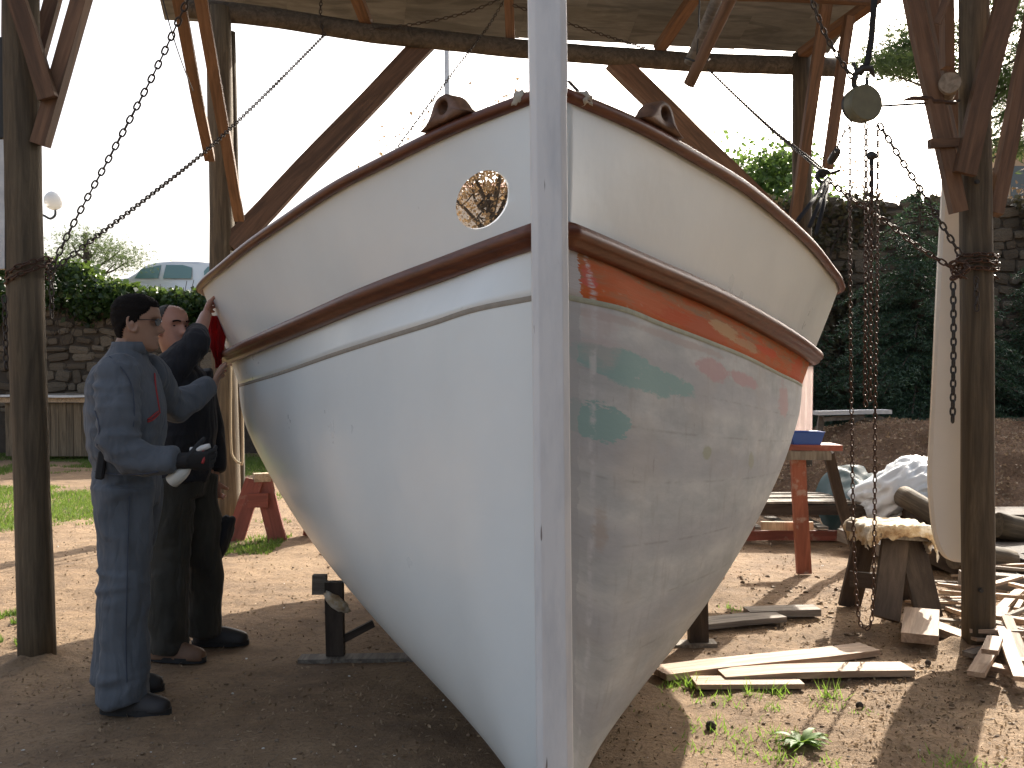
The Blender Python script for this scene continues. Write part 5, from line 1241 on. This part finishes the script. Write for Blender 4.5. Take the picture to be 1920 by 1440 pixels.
solidify_shape('glove', bm, .005, 2, M['black'], m1)['label'] = 'black work glove on the hand with the spray bottle'
bm = bmesh.new()
etube(bm, [((-1.640, 4.55, .86), .125, .165), ((-1.645, 4.55, .98), .135, .175), ((-1.650, 4.55, 1.03), .128, .168), ((-1.652, 4.55, 1.10), .148, .185), ((-1.650, 4.55, 1.25), .158, .20), ((-1.650, 4.55, 1.36), .145, .20), ((-1.652, 4.55, 1.43), .115, .185), ((-1.648, 4.55, 1.475), .085, .115), ((-1.638, 4.55, 1.512), .073, .082), ((-1.630, 4.55, 1.535), .070, .074)], 28)
limb(bm, [sh1 + Vector((0, .06, .0)), sh1, sh1.lerp(el1, .5) + Vector((-.005, -.02, 0)), el1, el1.lerp(wr1, .5) - Vector((0, 0, .012)), wr1 - Vector((.02, 0, 0))], [.085, .082, .074, .070, .062, .052])
limb(bm, [sh2 - Vector((0, .06, 0)), sh2, sh2.lerp(el2, .5), el2, el2.lerp(wr2, .55), wr2 - (wr2 - el2).normalized() * .02], [.09, .088, .078, .070, .060, .048])
for yy, xx, kn, ank in ((4.465, -1.625, (-1.622, 4.455, .52), (-1.618, 4.455, .055)), (4.645, -1.65, (-1.70, 4.68, .52), (-1.752, 4.715, .06))):
    limb(bm, [(xx, yy, .95), (xx, yy, .78), kn, (ank[0], ank[1], .28), ank], [.122, .115, .096, .094, .102])
solidify_shape('coverall', bm, .0095, 4, M['coverall'], m1, wrinkle([(el1, .12, .014), (el2, .12, .012), (Vector((-1.65, 4.5, 1.03)), .16, .012), (Vector((-1.65, 4.45, .55)), .14, .010), (Vector((-1.63, 4.46, .14)), .12, .014), (Vector((-1.65, 4.38, 1.33)), .14, .016), (wr1, .08, .012)], .0095))
hair('hair', Mh, M['hair'], m1, lambda t_: float(np.interp(t_, [0, .75, 1.0, 1.25, 1.45, 1.62, 1.85, 2.3, 3.2], [.072, .070, .045, .032, -.004, -.010, -.012, -.066, -.080])), .010)
for sg in (-1, 1):
    bm = bmesh.new(); bmesh.ops.create_cone(bm, cap_ends=True, segments=18, radius1=.021, radius2=.021, depth=.003, matrix=Mh @ Matrix.Translation((.090, sg * .032, .006)) @ Matrix.Rotation(sg * R(12), 4, 'Z') @ Matrix.Rotation(R(90), 4, 'Y') @ Matrix.Diagonal((.78, 1.1, 1, 1)))
    ln = obj('lens', bm, M['lens'], m1)
bm = bmesh.new()
for sg in (-1, 1): tube(bm, [Mh @ Vector(q) for q in ((.092, sg * .01, .010), (.090, sg * .052, .014), (.075, sg * .074, .014), (.0, sg * .083, .012))], .0017, 5)
obj('glasses_frame', bm, M['lens'], m1)
boot('boot', Vector((-1.715, 4.455, 0)), R(-3), .292, M['boot'], m1); boot('boot', Vector((-1.84, 4.72, 0)), R(12), .285, M['boot'], m1)
# red-trimmed pocket and belt pouch
def patch(name, pts, mat, parent, th=.006):
    bm = bmesh.new(); f = [bm.verts.new(p) for p in pts]; bm.faces.new(f); bmesh.ops.solidify(bm, geom=bm.faces, thickness=th); return obj(name, bm, mat, parent)
def front(px, py):                                       # on the coverall's camera-side surface, found by a ray
    global _bvh
    o_ = Vector((0, 0, CH)); d_ = (P(px, py, 4.3) - o_).normalized(); h_ = _bvh.ray_cast(o_, d_)
    return (h_[0] - d_ * .005) if h_[0] else P(px, py, 4.33)
from mathutils.bvhtree import BVHTree
cv = [c for c in m1.children if c.name.startswith('coverall')][0]
_bvh = BVHTree.FromPolygons([v.co.copy() for v in cv.data.vertices], [tuple(p.vertices) for p in cv.data.polygons])
bm = bmesh.new(); tube(bm, [front(x, y) for x, y in ((277, 787), (284, 782), (291, 776), (297, 771))], .004, 6); tube(bm, [front(x, y) for x, y in ((277, 791), (285, 788), (292, 782), (298, 776))], .004, 6); obj('pocket_zip', bm, M['redtrim'], m1, smooth=True)
bm = bmesh.new(); tube(bm, catmull([front(x, y) for x, y in ((238, 1280), (236, 1200), (238, 1100), (240, 1010), (243, 930))], 4), .0022, 5); obj('side_seam', bm, M['seam'], m1)
for nm, pp_ in (('waist_seam', [(178, 884), (200, 888), (240, 890), (275, 888), (296, 884)]), ('shoulder_seam', [(205, 668), (228, 690), (246, 720), (252, 760), (250, 800)]), ('back_seam', [(178, 770), (186, 800), (182, 835)])):
    bm = bmesh.new(); tube(bm, catmull([front(x, y) for x, y in pp_], 3), .0026, 5); obj(nm, bm, M['seam'], m1)
bm = bmesh.new(); tube(bm, catmull([front(x, y) for x, y in ((290, 700), (292, 725), (296, 750), (300, 775))], 3), .0035, 5); obj('front_zip', bm, M['redtrim'], m1)
bm = bmesh.new(); etube(bm, [((-1.632, 4.55, 1.50), .080, .090), ((-1.626, 4.55, 1.53), .082, .088), ((-1.622, 4.55, 1.553), .080, .084), ((-1.624, 4.55, 1.551), .072, .076), ((-1.632, 4.55, 1.51), .070, .076)], 26); obj('collar', bm, M['coverall'], m1, smooth=True)
bm = bmesh.new(); c_ = front(192, 872); box(bm, Matrix.Translation(c_ + Vector((0, -.012, 0))) @ Matrix.Rotation(R(8), 4, 'Y'), .034, .028, .115); obj('belt_pouch', bm, M['black'], m1, bevel=.006)
# spray bottle
o = empty('spray_bottle', P(372, 868, 4.30), 'white trigger spray bottle in the gloved hand of the man in coverall', 'bottle')
a, b = P(366, 862, 4.33), P(322, 903, 4.33); dd = (b - a).normalized()
bm = bmesh.new(); tube(bm, [a, a.lerp(b, .25), a.lerp(b, .45), a.lerp(b, .62), b, b + dd * .004], [(.013, .013), (.014, .014), (.034, .026), (.040, .030), (.040, .030), (.034, .025)], 18); obj('bottle_body', bm, M['bottle'], o, smooth=True)
hb = P(372, 843, 4.31); bm = bmesh.new(); tube(bm, [hb + Vector((-.032, 0, -.002)), hb, hb + Vector((.034, 0, .012)), hb + Vector((.046, 0, .016))], [(.013, .012), (.017, .013), (.012, .011), (.009, .009)], 12); tube(bm, [hb, a], [.014, .013], 12); obj('spray_head', bm, M['whitewash'], o, smooth=True)
bm = bmesh.new(); tube(bm, catmull([hb + Vector((.02, -.004, -.004)), hb + Vector((.026, -.008, -.03)), hb + Vector((.018, -.01, -.055))], 3), .006, 6); obj('trigger', bm, M['redtrim'], o, smooth=True)

# --- man in the black sweater behind
m2 = empty('person', (-1.69, 5.41, 0), 'balding man in black sweater and olive trousers reaching up to the rail', 'person')
Mh2 = Matrix.Translation(P(321, 616, 5.41)) @ Matrix.Rotation(R(-32), 4, 'Z') @ Matrix.Rotation(R(-4), 4, 'Y')
s1, e1, w1 = Vector((-1.70, 5.24, 1.42)), P(362, 648, 5.32), P(386, 590, 5.56)
s2, e2, w2 = Vector((-1.66, 5.60, 1.42)), Vector((-1.60, 5.66, 1.13)), Vector((-1.565, 5.60, .86))
bm = bmesh.new(); head_into(bm, Mh2); hc_ = Mh2.translation
limb(bm, [(-1.69, 5.42, 1.42), (-1.70, 5.42, 1.5), hc_ - Vector((.012, -.01, .06))], [.085, .062, .056], 16)
etube(bm, [((-1.69, 5.42, .90), .10, .15), ((-1.69, 5.42, 1.3), .11, .16), ((-1.70, 5.42, 1.44), .08, .15)])
limb(bm, [s1, e1, w1], [.048, .044, .029]); limb(bm, [s2, e2, w2], [.048, .040, .028])
for xx, yy, an in ((-1.715, 5.33, (-1.72, 5.29, .10)), (-1.63, 5.52, (-1.60, 5.56, .10))): limb(bm, [(xx, yy, .92), (xx, yy, .5), an], [.085, .055, .04])
hand_into(bm, w1, (P(394, 562, 5.74) - w1), Vector((.9, .1, -.1)), .35, -1); hand_into(bm, w2, Vector((.05, .0, -1)), Vector((.3, .9, 0)), 1.25, 1, spread=.02)
solidify_shape('body', bm, .0055, 2, M['skin2'], m2)
bm = bmesh.new()
etube(bm, [((-1.675, 5.42, .88), .135, .19), ((-1.675, 5.42, 1.0), .150, .20), ((-1.67, 5.42, 1.12), .155, .205), ((-1.68, 5.42, 1.3), .150, .215), ((-1.69, 5.42, 1.42), .115, .19), ((-1.70, 5.42, 1.47), .085, .115), ((-1.70, 5.42, 1.50), .074, .078)], 26)
limb(bm, [s1 + Vector((0, .05, -.02)), s1, e1, e1.lerp(w1, .42)], [.092, .088, .066, .056]); limb(bm, [s2, s2.lerp(e2, .5), e2, w2 + Vector((0, 0, .05))], [.085, .075, .066, .05])
solidify_shape('sweater', bm, .010, 4, M['navy'], m2, wrinkle([(e1, .1, .010), (Vector((-1.68, 5.3, 1.0)), .15, .014)], .010, 5))
bm = bmesh.new(); etube(bm, [((-1.675, 5.42, .80), .115, .17), ((-1.675, 5.42, .93), .125, .18)])
for xx, yy, kn, an in ((-1.710, 5.335, (-1.715, 5.32, .5), (-1.712, 5.29, .05)), (-1.635, 5.51, (-1.60, 5.53, .5), (-1.60, 5.555, .06))): limb(bm, [(xx, yy, .90), (xx, yy, .75), kn, (an[0], an[1], .25), an], [.115, .112, .098, .09, .092])
solidify_shape('trousers', bm, .010, 3, M['olive'], m2, wrinkle([(Vector((-1.71, 5.3, .5)), .12, .008), (Vector((-1.71, 5.29, .1)), .1, .016)], .010, 9))
hair('hair', Mh2, M['hair2'], m2, lambda t_: float(np.interp(t_, [0, .6, 1.0, 1.3, 1.5, 1.7, 1.9, 2.3, 3.2], [.150, .145, .100, .045, .0, -.005, -.01, -.055, -.070])), .005)
bm = bmesh.new()
for sg in (-1, 1): tube(bm, [Mh2 @ head_pt(.027 + .004 * math.sin(k * .8), sg * (.20 + k * .12), .002) for k in range(5)], .0042, 5)
obj('eyebrows', bm, M['hair'], m2)
for sg in (-1, 1):
    bm = bmesh.new(); bmesh.ops.create_uvsphere(bm, u_segments=12, v_segments=8, radius=.0125, matrix=Mh2 @ Matrix.Translation(head_pt(.008, sg * .42, -.004)) @ Matrix.Diagonal((.6, 1.15, .55, 1))); obj('eye', bm, M['lens'], m2, smooth=True)
bm = bmesh.new(); tube(bm, [Mh2 @ head_pt(-.069, a_, .0008) for a_ in np.linspace(-.30, .30, 7)], .0028, 5); obj('mouth', bm, M['lipline'], m2)
boot('shoe', Vector((-1.79, 5.28, 0)), R(-8), .285, M['brownboot'], m2, h=.09); boot('shoe', Vector((-1.665, 5.56, 0)), R(5), .285, M['boot'], m2, h=.09)
bm = bmesh.new(); bmesh.ops.create_icosphere(bm, subdivisions=4, radius=1)
for v in bm.verts: p = v.co.copy(); v.co = p * (1 + .22 * noise.noise(p * 1.5) - .10 * abs(noise.noise(p * 4))); v.co.z *= 1 + .25 * p.x
bmesh.ops.transform(bm, matrix=Matrix.Translation(P(413, 1008, 5.6)) @ Matrix.Rotation(R(20), 4, 'Y') @ Matrix.Diagonal((.066, .09, .125, 1)), verts=bm.verts)
tube(bm, catmull([P(404, 975, 5.6), P(398, 950, 5.6), P(392, 930, 5.6)], 3), .012, 6)
tagp(obj('bag', bm, M['navy'], smooth=True), 'black soft bag hanging from the hand of the man in the sweater', 'bag')
bm = bmesh.new(); n = 26; rows_ = []
for j in range(n):
    t_ = j / (n - 1); c0 = P(401, 592, 5.72).lerp(P(411, 690, 5.66), t_); wd = .020 + .034 * math.sin(math.pi * min(1, t_ * 1.15) ** .8) ; row = []
    for i in range(16):
        s = i / 15 - .5; row.append(bm.verts.new(c0 + Vector((s * 2 * wd, .022 * math.sin(s * 16 + t_ * 4) + .02 * noise.noise((s * 5, t_ * 5, 2)), .02 * noise.noise((s * 4, t_ * 3, 7)) * (t_ > .8)))))
    rows_.append(row)
for a, b in zip(rows_, rows_[1:]):
    for k in range(15): bm.faces.new((a[k], a[k + 1], b[k + 1], b[k]))
bmesh.ops.solidify(bm, geom=bm.faces, thickness=.003)
tagp(obj('rag', bm, M['red'], smooth=True), 'red rag held against the hull under the left rail', 'rag')
# ------------------------------------------------------------------ grass, weeds and litter
def grassblades(name, pts, hmin, hmax, wid, mat, lean=.5):
    pts = np.asarray(pts); n = len(pts); hgt = rng.uniform(hmin, hmax, n)[:, None]; d = rng.normal(size=(n, 3)) * lean; d[:, 2] = 1; d /= np.linalg.norm(d, axis=1)[:, None]
    return tagp(link(name, needles_mesh(name, pts, pts + d * hgt, wid), mat), kind='stuff')
pts = []
while len(pts) < 75000:
    y = rng.uniform(6.3, 18.7); x = rng.uniform(-.56, -.18) * y
    if x > -1.9 or x < -9.5: continue
    n_ = noise.noise((x * .55, y * .40, 4)) + .5 * noise.noise((x * 1.8, y * 1.8, 1)) + (y - 9.6) * .10 - (.5 if y < 8.3 else 0)
    if y > 13.5: n_ -= .25
    if n_ > .12 and rng.random() < min(1, (n_ - .1) * 4): pts.append((x, y, gz(x, y) - .005))
grassblades('grass', pts, .02, .058, .006, M['grass'])
pts = []
while len(pts) < 700:
    px, py = rng.uniform(0, 60), rng.uniform(1150, 1215); x, y = G(px, py)
    if noise.noise((x * 6, y * 6, 0)) > .05: pts.append((x, y, gz(x, y)))
grassblades('grass', pts, .02, .05, .004, M['grass'])
# weeds on the sunlit dirt at the lower right: (px, py, count, spread, height)
M['dand'] = mat_leaf('bright_weed_leaves', (.10, .21, .03), (.20, .35, .06), .6, .4, (.40, .6, .08))
wd_ = [(1265, 1285, 40, .035, .05), (1300, 1283, 30, .03, .10), (1345, 1310, 60, .06, .05), (1410, 1300, 26, .03, .09), (1345, 1360, 70, .07, .05), (1455, 1295, 34, .03, .07), (1450, 1325, 26, .03, .05), (1555, 1300, 36, .03, .10), (1550, 1320, 26, .04, .05), (1460, 1385, 70, .07, .06), (1400, 1400, 60, .06, .05), (1470, 1425, 40, .05, .05), (1300, 1400, 26, .05, .04), (1545, 1425, 20, .04, .04), (1385, 1145, 30, .03, .05), (1368, 1140, 20, .02, .05), (1780, 1430, 40, .05, .05), (1830, 1435, 30, .05, .05), (1610, 1330, 14, .04, .03), (1230, 1330, 16, .05, .03)]
for (px, py, n_, sp, hh) in wd_:
    x, y = G(px, py); q = [(x + rng.normal() * sp, y + rng.normal() * sp, gz(x, y) - .003) for _ in range(n_)]
    d_ = np.asarray(q); hg = rng.uniform(.4, 1.2, n_)[:, None] * hh; dd = rng.normal(size=(n_, 3)) * .6; dd[:, 2] = 1; dd /= np.linalg.norm(dd, axis=1)[:, None]
    o = link('weed', needles_mesh('weed', d_, d_ + dd * hg, .0028), M['dand']); tagp(o, kind='stuff')
# rosette of broad leaves
x, y = G(1502, 1392); root = empty('dandelion_plant', (x, y, 0), 'bright green leaf rosette on the dirt beside the wide shadow', 'weed')
for i in range(26):
    an = rng.uniform(0, 6.28); L = rng.uniform(.07, .135); el = rng.uniform(.25, 1.0); bm = bmesh.new(); prev = None
    for k in range(8):
        t_ = k / 7; w_ = .013 * math.sin(math.pi * min(1, .12 + t_ * .88)) * (1 + .35 * (k % 2)); r_ = L * t_; z = .004 + L * (el * t_ - .75 * el * t_ * t_)
        c = Vector((x + math.cos(an) * r_, y + math.sin(an) * r_, gz(x, y) + z)); s = Vector((-math.sin(an), math.cos(an), 0)) * w_
        a, m_, b = bm.verts.new(c - s + Vector((0, 0, .003))), bm.verts.new(c), bm.verts.new(c + s + Vector((0, 0, .003)))
        if prev: bm.faces.new((prev[0], a, m_, prev[1])); bm.faces.new((prev[1], m_, b, prev[2]))
        prev = (a, m_, b)
    obj('leaf', bm, M['dand'], root, smooth=True)
# leaf litter and chips
pts = []
for _ in range(60000):
    y = 3.2 + 9.5 * rng.random() ** 1.5; x = rng.uniform(-.56, .56) * y
    dens = .28 + .9 * max(0, noise.noise((x * 1.6, y * 1.6, 11))) + (1.0 if x > .32 * y and y < 8 else 0) + (.9 if (x + 2.35) ** 2 + (y - 5.2) ** 2 < .35 else 0)
    if rng.random() < dens * .55: pts.append((x, y, gz(x, y) + .006 + .006 * rng.random()))
tagp(link('leaf_litter', leaves_mesh('leaf_litter', pts, .0068, .7, 2.2), M['litter']), kind='stuff')
A, B = [], []
for _ in range(16000):
    y = 3.2 + 7 * rng.random() ** 1.4; x = rng.uniform(-.55, .55) * y
    if rng.random() > .35 + .9 * noise.noise((x * 1.1, y * 1.1, 21)) + (.35 if x > .25 * y else 0): continue
    an = rng.uniform(0, 6.28); L = rng.uniform(.012, .05); z = gz(x, y) + .008; A.append((x, y, z)); B.append((x + math.cos(an) * L, y + math.sin(an) * L, z + rng.uniform(-.003, .006)))
tagp(link('needle_litter', needles_mesh('needle_litter', A, B, .0014), M['litter']), kind='stuff')
def pebbles(name, n, smin, smax, mat, regf):
    base = bmesh.new(); bmesh.ops.create_icosphere(base, subdivisions=1, radius=1); bv = np.array([v.co[:] for v in base.verts]); bf = np.array([[v.index for v in f.verts] for f in base.faces]); base.free()
    VV, FF = [], []
    for i in range(n):
        x, y = regf(); s = smin + (smax - smin) * rng.random() ** 3; q = bv * (1 + .25 * rng.normal(size=(len(bv), 1))) * s * np.array([rng.uniform(.8, 1.4), rng.uniform(.8, 1.3), rng.uniform(.4, .8)]) + np.array([x, y, gz(x, y) + s * .25])
        FF.append(bf + len(VV) * len(bv)); VV.append(q)
    return tagp(link(name, mesh(name, np.concatenate(VV).tolist(), np.concatenate(FF).tolist()), mat), kind='stuff')
def reg():
    y = 3.2 + 8 * rng.random() ** 1.4; return rng.uniform(-.55, .55) * y, y
pebbles('gravel', 3200, .0015, .009, M['pebble'], reg)
M['clod'] = mat_plain('earth_clod', (.20, .135, .085), .95, 30, .4, .5)
pebbles('earth_clods', 2200, .002, .011, M['clod'], reg)
pebbles('paint_flakes', 320, .002, .008, M['whitebit'], reg)
def mr():
    while 1:
        x = rng.uniform(1.5, 3.3); y = rng.uniform(4.3, 7.5)
        if x > .2 * y: return x, y
pebbles('wood_chips', 1500, .004, .014, M['litter'], mr)
# chunks on the heap
B_ = bpy.data.objects['earth_heap']; hv = [v.co for v in B_.data.vertices if v.co.z > .02]
pp = [(hv[i].x + rng.normal() * .03, hv[i].y + rng.normal() * .03, hv[i].z + .01) for i in rng.integers(0, len(hv), 16000)]
tagp(link('heap_litter', leaves_mesh('heap_litter', pp, .02, .6, 1.6), M['litter']), kind='stuff')
for (px, py, s) in ((1500, 1148, .022), (1612, 1319, .016), (1338, 1317, .01), (1333, 1362, .02), (1740, 1242, .014), (1370, 1301, .008)):
    x, y = G(px, py); bm = bmesh.new(); bmesh.ops.create_icosphere(bm, subdivisions=3, radius=s)
    for v in bm.verts: v.co *= 1 + .18 * math.sin(v.co.z / s * 9 + math.atan2(v.co.y, v.co.x) * 5)
    bmesh.ops.translate(bm, vec=(x, y, gz(x, y) + s * .6), verts=bm.verts)
    tagp(obj('pine_cone', bm, M['bark'], smooth=True), 'dark pine cone on the earth ' + {1500: 'beyond the two raw boards', 1612: 'just left of the wide post shadow', 1338: 'just below the nearest board', 1333: 'among the weeds at the lower right', 1740: 'below the bright offcut blocks', 1370: 'near the front edge of the boards'}[px], 'pine cone')
